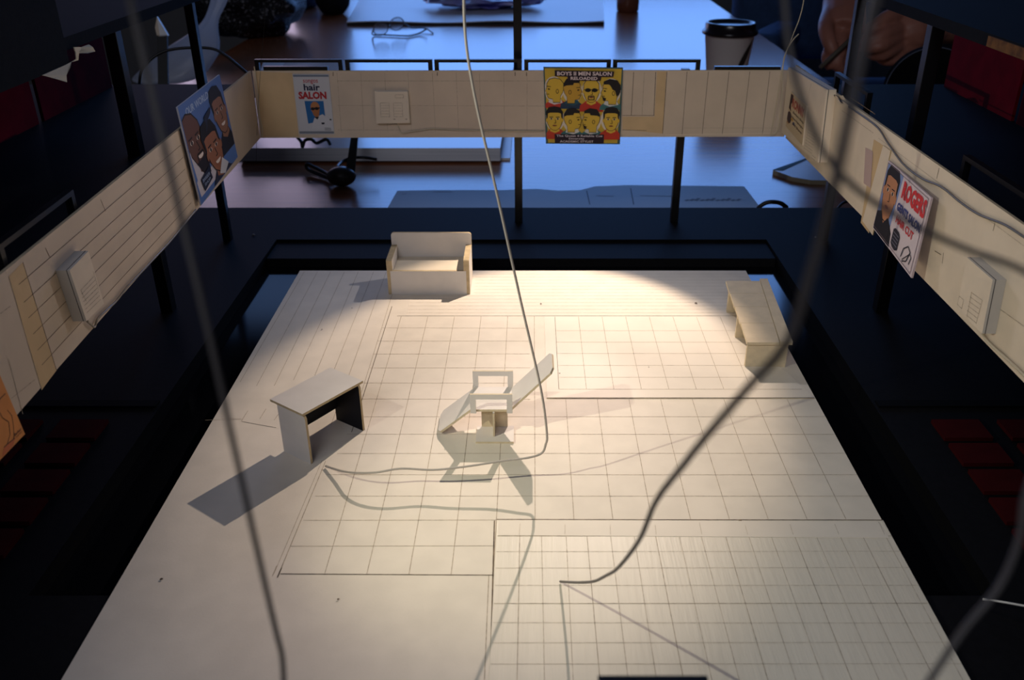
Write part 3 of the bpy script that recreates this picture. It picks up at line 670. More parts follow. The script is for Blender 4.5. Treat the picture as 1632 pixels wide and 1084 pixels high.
def post(x, y, zt, lb, z0=-.002, w=PW):
    mb = MB(); mb.box(x - w, x + w, y - w, y + w, z0, zt, BLK); return one(mb, 'gallery_post', lb, 'post', 'thin black posts of the model', bevel=.0004)
post(-0.0110, 0.8185, 0.30, 'thin black post at the middle of the back, behind the balcony front')
post(0.1385, 0.8185, 0.1415, 'thin black post under the back balcony front, right of the yellow sign')
post(-0.2770, 0.770, UZL, 'thin black post behind the blue portrait sign'); post(0.2680, 0.770, UZR, 'thin black post behind the back right corner box')
post(-0.2775, 0.620, UZL, 'thin black post nearer on the left, behind the planked balcony front', w=.0045); post(0.2685, 0.620, UZR, 'thin black post behind the red-lettered portrait sign', w=.0045)
# seats on the floor of the model, right and left
k = 0
for side in (1, -1):
    for row, xoff in enumerate((0.2442, 0.2842)):
        for j, y in enumerate((0.4505, 0.4250, 0.3990, 0.3735, 0.3480)):
            x0 = xoff if side > 0 else -xoff - 0.0410
            mb = MB(); mb.box(x0, x0 + .0285, y - .0100, y + .0100, -.002, 0.0005, REDS)
            mb.build('seat_base')
            o = bpy.context.scene.objects[-1] if False else C.objects[-1]
            nth = ('farthest one', 'second from back', 'middle one', 'second from front', 'nearest one')[j]
            tag(o, 'dark red seat block %s of the stage, %s row, %s' % ('right' if side > 0 else 'left', 'inner' if row == 0 else 'outer', nth), 'seat', 'dark red seat blocks beside the stage')
            o.name = 'seat_block'

# torn paper under the left gallery
PAPER = mat('torn white paper', (200, 192, 176), .85, .2, var=.06, scale=80)
mb = MB(); T_ = lambda x, y, d=0.0: on_x(x, y, -0.2688 + d)
mb.prism([T_(68, 120), T_(104, 104), T_(114, 99), T_(112, 108, .002), T_(106, 120, .003), T_(107, 131, .004), T_(90, 126, .003)], (-.0006, 0, 0), PAPER)
mb.prism([T_(114, 99), T_(122, 94), T_(121, 84), T_(118, 75), T_(131, 75), T_(142, 71), T_(148, 75, .003), T_(152, 82, .004), T_(140, 85, .004), T_(126, 85), T_(125, 96)], (-.0006, 0, 0), PAPER)
one(mb, 'torn_paper', 'torn scrap of white paper stuck under the top left gallery', 'paper')

mb = MB(); SC = lambda x, y, d: on_x(x, y, XR - d)
for pts in ([(1329, 151, .001), (1334, 154, .004), (1340, 166, .005), (1335, 166, .002)], [(1334, 153, .001), (1343, 152, .005), (1348, 160, .004), (1338, 158, .001)], [(1340, 158, .001), (1352, 168, .003), (1350, 174, .002), (1338, 166, .001)]):
    mb.prism([SC(*p) for p in pts], (.0004, 0, 0), FASCB)
one(mb, 'torn_paper', 'crumpled bit of card at the top of the right balcony front, beside the corner box', 'paper')

# ------------------------------------------------------------------ wires
def wire(pts, r, m, name, label, grp=None, seg=8):
    mb = MB(); mb.tube(pts, r, m, seg); return one(mb, name, label, 'wire', grp, smooth=True)
g = 'thin wires hanging over the stage'
R0 = .00062
mid = [on_y(519, 743, .411), on_z(545, 751, .004), on_z(570, 754, .0075), on_z(600, 753, .010), on_z(640, 747, .012), on_z(690, 749, .011), on_z(740, 744, .0125), on_z(800, 735, .0145), on_z(842, 729.5, .0165)]
mid[0] = on_z(519, 743, .001)
mid += [on_z(863, 722.5, .0185), at(869.5, 709, .479), at(871.5, 690, .475), at(862, 620, .464), at(830, 480, .440), at(790, 300, .412), at(760, 170, .392), at(743, 70, .38), at(739, -20, .374), at(741, -120, .366)]
wire(mid, R0, WIRE, 'hanging_wire', 'pale grey wire hanging down the middle and bending left across the stage', g)
rt = [on_z(893, 927, .0012), at(918, 928.5, .392), at(945, 927, .358), at(965, 918, .322), at(985, 905, .287), at(1018, 862, .222), at(1045, 800, .176), at(1090, 740, .146), at(1130, 690, .131), at(1190, 620, .116), at(1255, 545, .106), at(1290, 440, .100), at(1325, 315, .095), at(1350, 200, .092), at(1372, 95, .090), at(1395, 0, .088), at(1415, -90, .086)]
wire(rt, .00058, WIRED, 'hanging_wire', 'dark grey wire curving from the top right down to the front of the stage', g)
lf = [at(196, -60, .115), at(207, 0, .118), at(235, 120, .120), at(268, 260, .121), at(330, 520, .123), at(375, 720, .128), at(420, 920, .140), at(441, 1010, .150), at(450, 1050, .155), at(453, 1110, .158)]
wire(lf, .00048, WIRED, 'hanging_wire', 'blurred dark wire close to the viewer running down the left side', g)
lp = [at(1243, -70, .118), at(1250, 0, .118), at(1258, 80, .118), at(1280, 165, .118), at(1315, 245, .118), at(1370, 305, .118), at(1450, 355, .118), at(1540, 397, .118), at(1632, 432, .118), at(1730, 500, .120), at(1735, 620, .122), at(1660, 730, .123), at(1634, 790, .122), at(1624, 860, .120), at(1592, 935, .118), at(1535, 1005, .118), at(1485, 1080, .118), at(1440, 1150, .118)]
wire(lp, .00046, WIRED, 'hanging_wire', 'blurred grey wire looping close to the viewer down the right side', g)
g2 = 'thin wires along the balcony fronts'
wire([on_y(*p, YF - .0012) for p in ((633, 197), (636, 204), (641, 212), (655, 210), (670, 208), (690, 205), (720, 207), (760, 208), (810, 209), (866, 209))], .0005, WIREC, 'box_wire', 'thin cream wire running right from the box on the back balcony front', g2)
wire([OLd(p, .0014) for p in ((139, 512), (146, 518), (151, 521), (156, 508), (170, 494), (185, 480), (205, 455), (240, 418), (275, 380), (312, 334))], .0006, TAPE, 'box_wire', 'thin wire along the lower edge of the left balcony front', g2)
wire([OR(p, .0012) for p in ((1566, 532), (1572, 542), (1584, 554), (1600, 568), (1632, 598), (1680, 650))], .0007, WIREC, 'box_wire', 'thin wire along the lower edge of the right balcony front', g2)
wire([OR(p, .0012) for p in ((1330, 152), (1345, 165), (1395, 200), (1415, 228), (1440, 262), (1470, 285), (1500, 298), (1530, 322), (1560, 342), (1600, 358), (1632, 378), (1680, 410))], .0006, WIRED, 'box_wire', 'grey wire wandering along the top of the right balcony front', g2)
wire([on_y(*p, YF - .0015) for p in ((405, 106), (407, 118), (411, 150), (414, 185), (418, 205), (418, 218))], .0005, WIREC, 'box_wire', 'thin wire down the back left corner of the balcony', g2)
wire([on_y(*p, .7962) for p in ((1284, -40), (1281, 0), (1274, 30), (1262, 60), (1252, 88), (1246, 112), (1240, 150), (1231, 200), (1229, 216), (1238, 209), (1243, 190), (1246, 150), (1248, 105), (1251, 88), (1262, 66), (1273, 54))], .00042, WIREC, 'box_wire', 'thin cream wire looped over the back right corner of the balcony', g2)
wire([on_y(*p, .790) for p in ((424, -40), (422, 30), (416, 100), (411, 180), (408, 260))], .00016, CABLE, 'thread', 'fine black thread hanging at the back left corner')
wire([on_z(1566, 955, .0005), on_z(1600, 960, .0015), on_z(1640, 967, .002), on_z(1700, 976, .002)], .0005, mat('white wire', (225, 222, 215), .4, .5), 'white_wire', 'bare end of white wire on the black floor at the lower right')
wire([at(395, 118, .98), at(380, 105, .98), at(360, 89, .98), at(337, 77.5, .98), at(295, 76.5, .98), at(262, 82, .98), at(240, 95, .98), at(226, 113, .98), at(222, 136, .98), at(220, 170, .98)], .0016, CABLE, 'black_cable', 'black cable arching behind the left balcony, in front of the plastic bag')
# near black card at the bottom of the frame
mb = MB(); p = at(953, 1077, .215); q = at(1127, 1077, .215)
mb.box(p.x, q.x, p.y - .004, p.y, -.002, p.z, BLK); one(mb, 'black_card', 'upright black card standing in front of the stage, at the bottom edge', 'card')
# crumbs of tape on the black floor
for (px, py, r), lb in zip(((266, 490, .003), (931, 381, .0008), (1300, 378, .0010), (404, 374, .0016)), ('shiny scrap of clear tape on the black floor left of the stage', 'tiny pale crumb on the black ledge behind the stage', 'tiny white crumb on the black floor by the back right post', 'pale fleck on the black floor in the back left corner')):
    c = on_z(px, py, -.0035 if px == 931 else -.0012); mb = MB(); mb.ball(c, r, r * .5, .0006, mat('pale fleck', (150, 150, 150), .3, .5), 8, 6); one(mb, 'floor_scrap', lb, 'scrap', 'scraps on the black floor')

# ------------------------------------------------------------------ things on the table
TT = TZ
WPAPER = mat('white paper sheet', (222, 222, 226), .34, .5, var=.02, scale=6)
GPAPER = mat('glossy cover', (210, 212, 218), .16, .7, bump=.03, bscale=20)
TPAPER = mat('tracing paper', (150, 150, 150), .5, .4, var=.04, scale=10)
def sheet(pts, z0, z1, m, name, label, cat, edge=None, grp=None, wav=0.0):
    mb = MB(); mb.prism([(p[0], p[1], z1) for p in pts], (0, 0, z0 - z1), m, edge); return one(mb, name, label, cat, grp)
# big pad behind the balcony
zz = TT + .020
pad = thing('sketch_pad', (-0.22, 1.35, TT), 'thick white sketch pad on the table behind the left half of the balcony', 'pad')
mb = MB(); p = [on_z(370, 252, TT + .003), on_z(813, 252, TT + .003), on_z(826, 97, TT + .003), on_z(420, 97, TT + .003)]
mb.prism(p, (0, 0, -.003), WPAPER, mat('pad board edge', (226, 228, 232), .7, .3)); mb.build('backing_board', pad)
mb = MB(); p = [on_z(380, 236, zz), on_z(797, 236, zz), on_z(820, 97, zz), on_z(455, 97, zz)]
mb.prism(p, (0, 0, TT + .003 - zz), GPAPER, mat('page edges', (236, 238, 244), .8, .3, rgb2=(196, 200, 210), scale=40, stretch=(0.2, .2, 90))); mb.build('page_block', pad)
# portfolio with white sheet, glasses, bag
FOL = mat('black portfolio', (14, 14, 18), .5, .4)
p = [on_z(553, 41, TT), on_z(963, 40, TT), on_z(955, -60, TT), on_z(610, -60, TT)]
port = thing('portfolio', (p[0] + p[1]) / 2, 'large black portfolio with white pages at the far end of the table', 'portfolio')
mb = MB(); mb.prism([q + ZUP * .006 for q in p], (0, 0, -.006), FOL); mb.build('cover', port)
mb = MB(); n = 26
for i in range(n):
    a, b = i / n, (i + 1) / n
    za = .0085 + .0022 * math.sin(a * 13); zb = .0085 + .0022 * math.sin(b * 13)
    qa, qb = p[0].lerp(p[1], a), p[0].lerp(p[1], b); ra, rb = p[3].lerp(p[2], a), p[3].lerp(p[2], b)
    mb.prism([qa + ZUP * (za + .0008), qb + ZUP * (zb + .0008), rb + ZUP * (zb + .0008), ra + ZUP * (za + .0008)], (0, 0, -.0022), WPAPER)
mb.build('page', port)
PLAS = mat('clear plastic', (190, 198, 226), .25, .5, rgb2=(120, 116, 206), scale=7)
mb = MB(); c = on_z(768, -2, TT + .032); mb.ball(c, .155, .10, .020, PLAS, 36, 12, fn=lambda d: 1 + .45 * noise.noise(d * 3.0), zmin=TT + .0125)
one(mb, 'plastic_packet', 'blue-printed clear plastic packet on the white portfolio pages', 'packet')
# glasses
GL = mat('thin dark metal', (42, 38, 40), .3, .5, metal=.6)
LENS = mat('lens glass', (235, 240, 245), .02, .5, **{'Transmission Weight': 1.0, 'IOR': 1.2, 'Alpha': .35})
gl = thing('eyeglasses', on_z(640, 58, TT), 'folded-open wire eyeglasses lying on the table in front of the portfolio', 'glasses')
gz_ = TT + .002
zc1, zc2 = on_z(607, 46, TT + .022), on_z(627, 38, TT + .026)
def ring(c, rx, rz, tilt, ax):
    return [c + ax * (rx * math.cos(a)) + Vector((0, math.sin(tilt), math.cos(tilt))) * (rz * math.sin(a)) for a in [2 * math.pi * i / 20 for i in range(21)]]
ax = (zc2 - zc1); ax.z = 0; dd = ax.length; ax.normalize()
ax = (ax * .7 + Vector((1, 0, 0)) * .5).normalized()
for c in (zc1, zc2 + Vector((.008, 0, 0))):
    mb = MB(); pts = ring(c, .019, .015, .5, ax); mb.tube(pts, .0011, GL, 6, smooth=False); rim = mb.build('rim', gl, smooth=True)
    mb = MB(); mb.poly(pts[:-1], LENS); mb.build('lens', rim)
mb = MB(); mb.tube([zc1 + ax * .018, zc1 + ax * .022 + ZUP * .004, zc2 + Vector((.008, 0, 0)) - ax * .019], .0008, GL, 6); mb.build('bridge', gl, smooth=True)
mb = MB(); h = zc1 - ax * .019; mb.tube([h, on_z(594, 55, TT + .004), on_z(612, 55.5, TT + .003), on_z(650, 57, TT + .003), on_z(668, 53, TT + .004), on_z(680, 46, TT + .012)], .0018, GL, 8); mb.build('temple', gl, smooth=True)
mb = MB(); mb.tube([zc2 + ax * .027, on_z(655, 44, TT + .01), on_z(672, 44, TT + .008), on_z(682, 47, TT + .006), on_z(690, 53, TT + .002)], .0018, GL, 8); mb.build('temple', gl, smooth=True)
# tracing paper at the edge of the model
pts = [on_z(*q, TT + .0006) for q in ((618, 331), (1212, 331), (1186, 297), (1100, 296), (1000, 295), (948, 297), (925, 303), (890, 304), (855, 301), (800, 303), (700, 303), (633, 304))]
mb = MB(); mb.prism(pts, (0, 0, -.0005), TPAPER)
for a, b in (((1005, 300), (1010, 326)), ((935, 304), (940, 326)), ((1020, 312), (1075, 313)), ((950, 312), (978, 313)), ((690, 306), (720, 306)), ((640, 310), (648, 309))): mb.strip(on_z(*a, TT + .0006), on_z(*b, TT + .0006), .0012, ZUP, ink((80, 82, 90)))
for k in range(11):
    x = 1092 + k * 8.2; h_ = 3 + 2.5 * ((k * 7) % 3); mb.strip(on_z(x, 320, TT + .0006), on_z(x + 6, 320 - h_ * .5, TT + .0006), .004, ZUP, ink((104, 106, 114)))
one(mb, 'tracing_paper', 'sheet of grey drawing paper slipped along the back edge of the model', 'paper')
# pad on the right
np_ = thing('note_pad', on_z(1290, 280, TT), 'small white note pad on the table at the right, below the corner box', 'pad')
q = [on_z(1232, 271, TT + .0055), on_z(1262, 282, TT + .0055), on_z(1292, 287, TT + .0055), on_z(1330, 288, TT + .0055), on_z(1350, 240, TT + .0055), on_z(1287, 252, TT + .0055)]
mb = MB(); mb.prism(q, (0, 0, -.0055), WPAPER, mat('pad side', (190, 180, 168), .8, .3)); mb.build('pages', np_)
mb = MB(); mb.prism([q[0] + ZUP * .0006, q[5] + ZUP * .0006, q[5] + Vector((-.002, -.006, .0006)), q[0] + Vector((.012, -.002, .0006))], (0, 0, -.0005), ink((60, 96, 110))); mb.build('binding', np_)
# cables at the board's back edge
wire([on_z(1208, 332, TT + .002), on_z(1214, 327, TT + .006), on_z(1222, 323, TT + .009), on_z(1232, 322, TT + .010), on_z(1244, 324, TT + .008), on_z(1254, 331, TT + .002)], .0025, CABLE, 'black_cable', 'short black cable loop on the table behind the model, right of the paper')
wire([on_z(1335, 332, TT + .002), on_z(1343, 324, TT + .006), on_z(1356, 320, TT + .008), on_z(1375, 320, TT + .008), on_z(1390, 330, TT + .004)], .0015, CABLE, 'black_cable', 'thin black cable loop on the table by the right balcony front')
# black lead with plug below the balcony
lead = thing('lead_with_plug', on_z(545, 285, TT), 'dark brown plug with black leads on the table, seen under the back balcony front', 'plug')
pm = mat('dark plug plastic', (44, 34, 32), .35, .5)
c = on_z(541, 281, TT + .012)
mb = MB(); mb.ball(c, .018, .014, .013, pm, 24, 14, fn=lambda d: 1 + .12 * d.x - .1 * abs(d.z)); mb.build('plug_body', lead, smooth=True)
mb = MB(); mb.prism([c + Vector((.006, .002, 0)), c + Vector((.018, .004, .004)), c + Vector((.020, .06, .060)), c + Vector((.013, .06, .060))], (0, .003, 0), CABLE); mb.build('strap', lead)
mb = MB(); mb.tube([c + Vector((-.012, 0, .002)), on_z(520, 276, TT + .008), on_z(500, 266, TT + .010), on_z(489, 262, TT + .012), on_z(491, 270, TT + .006), on_z(510, 279, TT + .004), on_z(530, 286, TT + .004)], .0022, CABLE, 8); mb.build('cable', lead, smooth=True)
mb = MB(); mb.tube([c + Vector((-.004, .01, .008)), on_z(545, 258, TT + .02), on_z(560, 252, TT + .022), on_z(580, 251, TT + .022), on_z(600, 254, TT + .021)], .0020, CABLE, 8); mb.build('cable', lead, smooth=True)
wire([on_z(474, 219, TT + .03), on_z(480, 226, TT + .026), on_z(482, 234, TT + .021), on_z(486, 224, TT + .028), on_z(496, 222, TT + .03), on_z(505, 228, TT + .024), on_z(520, 222, TT + .03), on_z(526, 230, TT + .022)], .0022, CABLE, 'black_cable', 'tangled black cable on the sketch pad under the white sheet sign')
# coffee cup
cz = 1.49; ctr = at(1165, 35, cz); cx, cy_ = ctr.x, ctr.y; cup_h = ctr.z - TT
cup = thing('coffee_cup', (cx, cy_, TT), 'white paper takeaway coffee cup with a dark lid, at the right end of the table', 'cup')
CUPM = mat('paper cup', (240, 234, 228), .6, .3, var=.03, scale=20)
mb = MB(); hb = cup_h - .016
mb.lathe([(.029, 0), (.030, .002), (.0415, hb), (.043, hb + .001), (.043, hb + .003)], (cx, cy_, TT), CUPM, 48); body = mb.build('cup_body', cup, smooth=True)
mb = MB()  # printed swoosh: curved patch wrapped on the cup
def cupP(a, z): r = .030 + (.0415 - .030) * z / hb + .0004; return Vector((cx + r * math.sin(a), cy_ - r * math.cos(a), TT + z))
prof = [(.95, .98, .090), (.72, .95, .080), (.52, .86, .068), (.36, .72, .055), (.30, .56, .042), (.32, .52, .030)]
for (a0, a1, z0), (b0, b1, z1) in zip(prof, prof[1:]):
    for i in range(4):
        s0, s1 = i / 4, (i + 1) / 4
        mb.poly([cupP(a0 + (a1 - a0) * s0, z0), cupP(a0 + (a1 - a0) * s1, z0), cupP(b0 + (b1 - b0) * s1, z1), cupP(b0 + (b1 - b0) * s0, z1)], mat('dark cup print', (52, 44, 40), .6, .3))
tag(mb.build('printed_swoosh', body), 'dark curved swoosh printed on the cup', None)
LID = mat('dark plastic lid', (26, 18, 22), .22, .5)
mb = MB(); mb.lathe([(.0425, hb - .004), (.0462, hb - .002), (.0465, hb + .001), (.0455, hb + .003), (.0425, hb + .004), (.0415, hb + .014), (.0405, hb + .0160), (.037, hb + .0160), (.0345, hb + .0115), (.002, hb + .0110)], (cx, cy_, TT), LID, 48); mb.build('lid', cup, smooth=True)
# bottle or mug foot at the far end
mb = MB(); c = on_z(1000, 18, TT); mb.lathe([(.026, 0), (.030, .003), (.031, .03), (.031, .12), (.028, .13)], c, mat('brown ceramic', (120, 72, 54), .3, .5), 36); one(mb, 'brown_mug', 'brown mug at the far end of the table, cut by the top edge', 'mug', smooth=True)
# ---- left background
def bag_mat():
    m = mat('white plastic bag', (205, 208, 216), .35, .5, bump=.4, bscale=30); nt = m.node_tree; b = nt.nodes['Principled BSDF']; out = nt.nodes['Material Output']
    t = nt.nodes.new('ShaderNodeBsdfTranslucent'); t.inputs['Color'].default_value = (.62, .66, .72, 1); mx = nt.nodes.new('ShaderNodeMixShader'); mx.inputs[0].default_value = .6
    nt.links.new(b.outputs[0], mx.inputs[1]); nt.links.new(t.outputs[0], mx.inputs[2]); nt.links.new(mx.outputs[0], out.inputs['Surface']); return m
BAGM = bag_mat()
ringsp = [(136, 203, 306), (118, 216, 330), (100, 236, 340), (85, 252, 350), (62, 288, 350), (40, 320, 346), (20, 331, 352), (0, 336, 365), (-30, 338, 372), (-70, 330, 390)]
mb = MB(); seg = 28; D0 = 1.60; b0 = 0
for i, (yy, xa, xb) in enumerate(ringsp):
    a, b = at(xa, yy, D0), at(xb, yy, D0); c = (a + b) / 2; hw = (b - a).length / 2
    for k in range(seg):
        t = 2 * math.pi * k / seg; w = 1 + .10 * noise.noise(Vector((math.cos(t) * 2, math.sin(t) * 2, i * .7)))
        mb.v.append(c + Vector((hw * math.cos(t), hw * .6 * math.sin(t) * w, .006 * noise.noise(Vector((k * .5, i, 3)))))); mb.v[-1].z = max(mb.v[-1].z, TT + .002)
for i in range(len(ringsp) - 1):
    for k in range(seg):
        k2 = (k + 1) % seg; mb.f.append([(i + 1) * seg + k, (i + 1) * seg + k2, i * seg + k2, i * seg + k]); mb.m.append(mb.mi(BAGM))
mb.f.append(list(range(seg))); mb.m.append(0)
o = one(mb, 'plastic_bag', 'pale translucent plastic bag slumped at the left end of the table', 'bag', smooth=True)
sb = o.modifiers.new('sub', 'SUBSURF'); sb.levels = 1; sb.render_levels = 2
# black sequinned bag
def sequin():
    m = bpy.data.materials.new('black sequin knit'); m.use_nodes = True; nt = m.node_tree; b = nt.nodes['Principled BSDF']
    v = nt.nodes.new('ShaderNodeTexVoronoi'); v.inputs['Scale'].default_value = 230; tc = nt.nodes.new('ShaderNodeTexCoord'); nt.links.new(tc.outputs['Object'], v.inputs['Vector'])
    r = nt.nodes.new('ShaderNodeValToRGB'); e = r.color_ramp.elements; e[0].position, e[1].position = .88, .97; e[0].color, e[1].color = (.005, .005, .008, 1), (.20, .20, .22, 1)
    sp = nt.nodes.new('ShaderNodeSeparateColor'); nt.links.new(v.outputs['Color'], sp.inputs[0]); nt.links.new(sp.outputs[0], r.inputs['Fac']); nt.links.new(r.outputs['Color'], b.inputs['Base Color'])
    b.inputs['Roughness'].default_value = .45
    bp = nt.nodes.new('ShaderNodeBump'); bp.inputs['Strength'].default_value = .6; bp.inputs['Distance'].default_value = .004; nt.links.new(v.outputs['Distance'], bp.inputs['Height']); nt.links.new(bp.outputs['Normal'], b.inputs['Normal'])
    return m
SEQ = sequin()
c = at(392, 28, 2.05)
mb = MB(); mb.ball(Vector((c.x - .01, c.y + .05, TT + .085)), .135, .16, .10, SEQ, 40, 24, fn=lambda d: 1 + .22 * noise.noise(d * 2.4 + Vector((5, 1, 2))), zmin=TT + .001)
one(mb, 'knit_bag', 'black glittery knitted bag on the left of the table', 'bag', smooth=True)
BLUE = mat('blue cloth', (34, 74, 132), .6, .3, var=.2, scale=30)
c = on_z(484, 14, TT); mb = MB(); mb.ball(c + Vector((.0, .03, .035)), .036, .06, .045, BLUE, 24, 14, fn=lambda d: 1 + .2 * noise.noise(d * 3), zmin=TT + .001); one(mb, 'blue_pouch', 'blue pouch beside the glittery bag, cut by the top edge', 'pouch', smooth=True)
c = on_z(532, 24, TT); mb = MB(); mb.ball(c + Vector((-.004, .02, .045)), .046, .05, .055, mat('black fabric', (12, 12, 15), .8, .3), 24, 14, fn=lambda d: 1 + .1 * noise.noise(d * 2.5), zmin=TT + .001); one(mb, 'black_bag', 'black bag left of the white portfolio, cut by the top edge', 'bag', smooth=True)
# folded white card seen past the left gallery
mb = MB(); a = [at(x, y, 1.25) for x, y in ((250, 27), (268, 57), (255, 58))]; mb.prism(a, (0, .004, 0), WPAPER)
a = [at(x, y, 1.25) for x, y in ((250, 27), (255, 58), (250, 57), (247, 44))]; mb.prism(a, (0, .004, 0), FASC)
a = [at(x, y, 1.25) for x, y in ((250, 56), (266, 56), (268, 150), (252, 150))]; mb.prism(a, (0, .004, 0), FOL)
one(mb, 'folded_card', 'small pointed white card standing behind the left gallery', 'card')
# ---- chair at the right of the table
NAVY = mat('navy chair fabric', (52, 76, 116), .8, .3, var=.12, scale=60)
ch = thing('office_chair', (0.94, 2.74, FLOORZ), 'dark navy upholstered chair standing beyond the right end of the table', 'chair')
def cushion(c, sx, sy, sz, rot, name):
    mb = MB(); mb.box(-sx, sx, -sy, sy, -sz, sz, NAVY); o = mb.build(name, ch, origin=(0, 0, 0))
    o.location = Vector(c) - ch.location; o.rotation_euler = rot
    bv = o.modifiers.new('bevel', 'BEVEL'); bv.width = min(sx, sy, sz) * .85; bv.segments = 6; o.data.polygons.foreach_set('use_smooth', [True] * len(o.data.polygons)); return o
cushion((0.93, 3.00, 0.02), .29, .06, .25, (-.12, 0, 0), 'backrest')
cushion((0.94, 2.72, -.33), .25, .25, .05, (0, 0, 0), 'seat')
for x in (.685, 1.19):
    cushion((x, 2.62, -.115), .045, .15, .035, (0, 0, -.5 if x < 1 else 0), 'armrest')
    mb = MB(); mb.tube([(x + (.05 if x < 1 else -.05), 2.70, -.33), (x, 2.68, -.30), (x, 2.64, -.14)], .018, BLK, 8); mb.build('arm_bar', ch, smooth=True)
mb = MB(); mb.tube([(0.94, 2.74, -.36), (0.94, 2.74, FLOORZ + .05)], .03, BLK, 12); mb.build('column', ch, smooth=True)
mb = MB()
for k in range(5):
    a = 2 * math.pi * k / 5; mb.tube([(0.94, 2.74, FLOORZ + .07), (0.94 + .28 * math.cos(a), 2.74 + .28 * math.sin(a), FLOORZ + .025)], .022, BLK, 8)
mb.build('foot_star', ch)

# ------------------------------------------------------------------ person at the right
SKIN = mat('skin', (150, 98, 82), .5, .4, var=.06, scale=40)
SWEAT = mat('dark sweater', (24, 24, 30), .9, .2, var=.15, scale=120)
TROU = mat('dark trousers', (26, 30, 42), .9, .2, var=.1, scale=120)
HAIR = mat('dark hair', (30, 22, 18), .5, .4)
person = thing('person', (0.91, 1.80, FLOORZ), 'person in dark clothes seated at the right, bare hands working with a thin stick', 'person')
W1, W2 = at(1346, -28, 1.36), at(1490, 42, 1.32)
E1, S1 = Vector((0.600, 1.66, 0.215)), Vector((0.740, 1.84, 0.455))
E2, S2 = Vector((0.860, 1.54, 0.100)), Vector((1.050, 1.76, 0.430))
NK, HD, PV = Vector((0.895, 1.79, 0.515)), Vector((0.865, 1.735, 0.660)), Vector((0.93, 1.86, -0.26))
mb = MB()
T2 = lambda pts, r: mb.tube(pts, r, SKIN, 14, samples=5)
T2([PV, Vector((.92, 1.85, 0)), Vector((.905, 1.82, .25)), Vector((.898, 1.80, .45))], [.13, .12, .14, .10])
T2([S1 + Vector((.02, 0, -.02)), NK - ZUP * .06, S2 + Vector((-.02, 0, -.02))], [.05, .07, .05])
T2([NK - ZUP * .06, NK, HD - ZUP * .05], [.06, .055, .05])
mb.ball(HD, .075, .092, .115, SKIN, 28, 18)
T2([S1, S1.lerp(E1, .5), E1], [.055, .048, .040]); T2([E1, E1.lerp(W1, .4), W1], [.040, .038, .026])
T2([S2, S2.lerp(E2, .5), E2], [.055, .048, .040]); T2([E2, E2.lerp(W2, .4), W2], [.040, .038, .026])
# head details
fd = Vector((-.35, -.93, -.10)).normalized(); sd = fd.cross(ZUP).normalized()
T2([HD + fd * .085 + ZUP * .02, HD + fd * .108 - ZUP * .012, HD + fd * .092 - ZUP * .022], [.008, .013, .010])
for s in (-1, 1): mb.ball(HD + sd * s * .076 + ZUP * 0, .012, .018, .028, SKIN, 12, 8)
T2([HD + fd * .082 - ZUP * .050 - sd * .02, HD + fd * .090 - ZUP * .050, HD + fd * .082 - ZUP * .050 + sd * .02], [.005, .008, .005])
T2([HD + fd * .06 - ZUP * .09, HD + fd * .085 - ZUP * .085], [.025, .018])
# hand one: hanging fingers
def finger(pts, r): mb.tube([at(*p) for p in pts], r, SKIN, 10, samples=4)
K = 1.30
mb.tube([W1, at(1345, 5, 1.335), at(1344, 38, 1.315), at(1343, 56, K)], [.026, .031, .033, .026], SKIN, 14, samples=5)
mb.tube([at(1332, 5, 1.33), at(1330, 40, 1.31), at(1331, 58, K)], [.016, .017, .012], SKIN, 12, samples=4)
mb.tube([at(1358, 8, 1.34), at(1360, 36, 1.325), at(1360, 54, 1.315)], [.015, .016, .012], SKIN, 12, samples=4)
finger([(1329, 52, K), (1324, 74, 1.29), (1318, 94, 1.285), (1325, 108, 1.29)], [.0105, .0098, .0088, .0075])
finger([(1341, 54, K), (1339, 80, 1.285), (1334, 101, 1.285), (1342, 114, 1.295)], [.0105, .0098, .0088, .0075])
finger([(1353, 52, 1.31), (1354, 78, 1.30), (1352, 98, 1.30), (1358, 110, 1.31)], [.0100, .0094, .0085, .0072])
finger([(1364, 46, 1.32), (1368, 68, 1.315), (1366, 86, 1.315), (1368, 96, 1.32)], [.0088, .0080, .0074, .0064])
finger([(1326, 14, 1.325), (1316, 42, 1.29), (1322, 68, 1.275), (1330, 86, 1.275)], [.0135, .0115, .0105, .0085])
# hand two: curled towards the left
mb.tube([W2, at(1468, 46, 1.31), at(1444, 52, 1.30), at(1428, 58, 1.295)], [.026, .032, .034, .024], SKIN, 14, samples=5)
mb.tube([at(1470, 64, 1.31), at(1446, 74, 1.30), at(1430, 76, 1.295)], [.016, .018, .013], SKIN, 12, samples=4)
finger([(1448, 24, 1.30), (1420, 26, 1.275), (1398, 38, 1.27), (1378, 54, 1.275)], [.0130, .0115, .0105, .0085])
finger([(1436, 44, 1.285), (1412, 54, 1.265), (1392, 62, 1.265), (1374, 64, 1.27)], [.0108, .0098, .0090, .0076])
finger([(1432, 58, 1.285), (1408, 72, 1.265), (1388, 76, 1.268), (1372, 74, 1.28)], [.0105, .0096, .0088, .0075])
finger([(1434, 72, 1.29), (1412, 86, 1.275), (1394, 88, 1.28), (1380, 82, 1.29)], [.0098, .0090, .0082, .0072])
finger([(1444, 82, 1.30), (1426, 96, 1.29), (1410, 97, 1.295), (1398, 91, 1.305)], [.0085, .0078, .0072, .0062])
body = mb.build('body', person, smooth=True)
rm = body.modifiers.new('remesh', 'REMESH'); rm.mode = 'VOXEL'; rm.voxel_size = .0028; rm.use_smooth_shade = True
sm = body.modifiers.new('smooth', 'SMOOTH'); sm.factor = .5; sm.iterations = 4
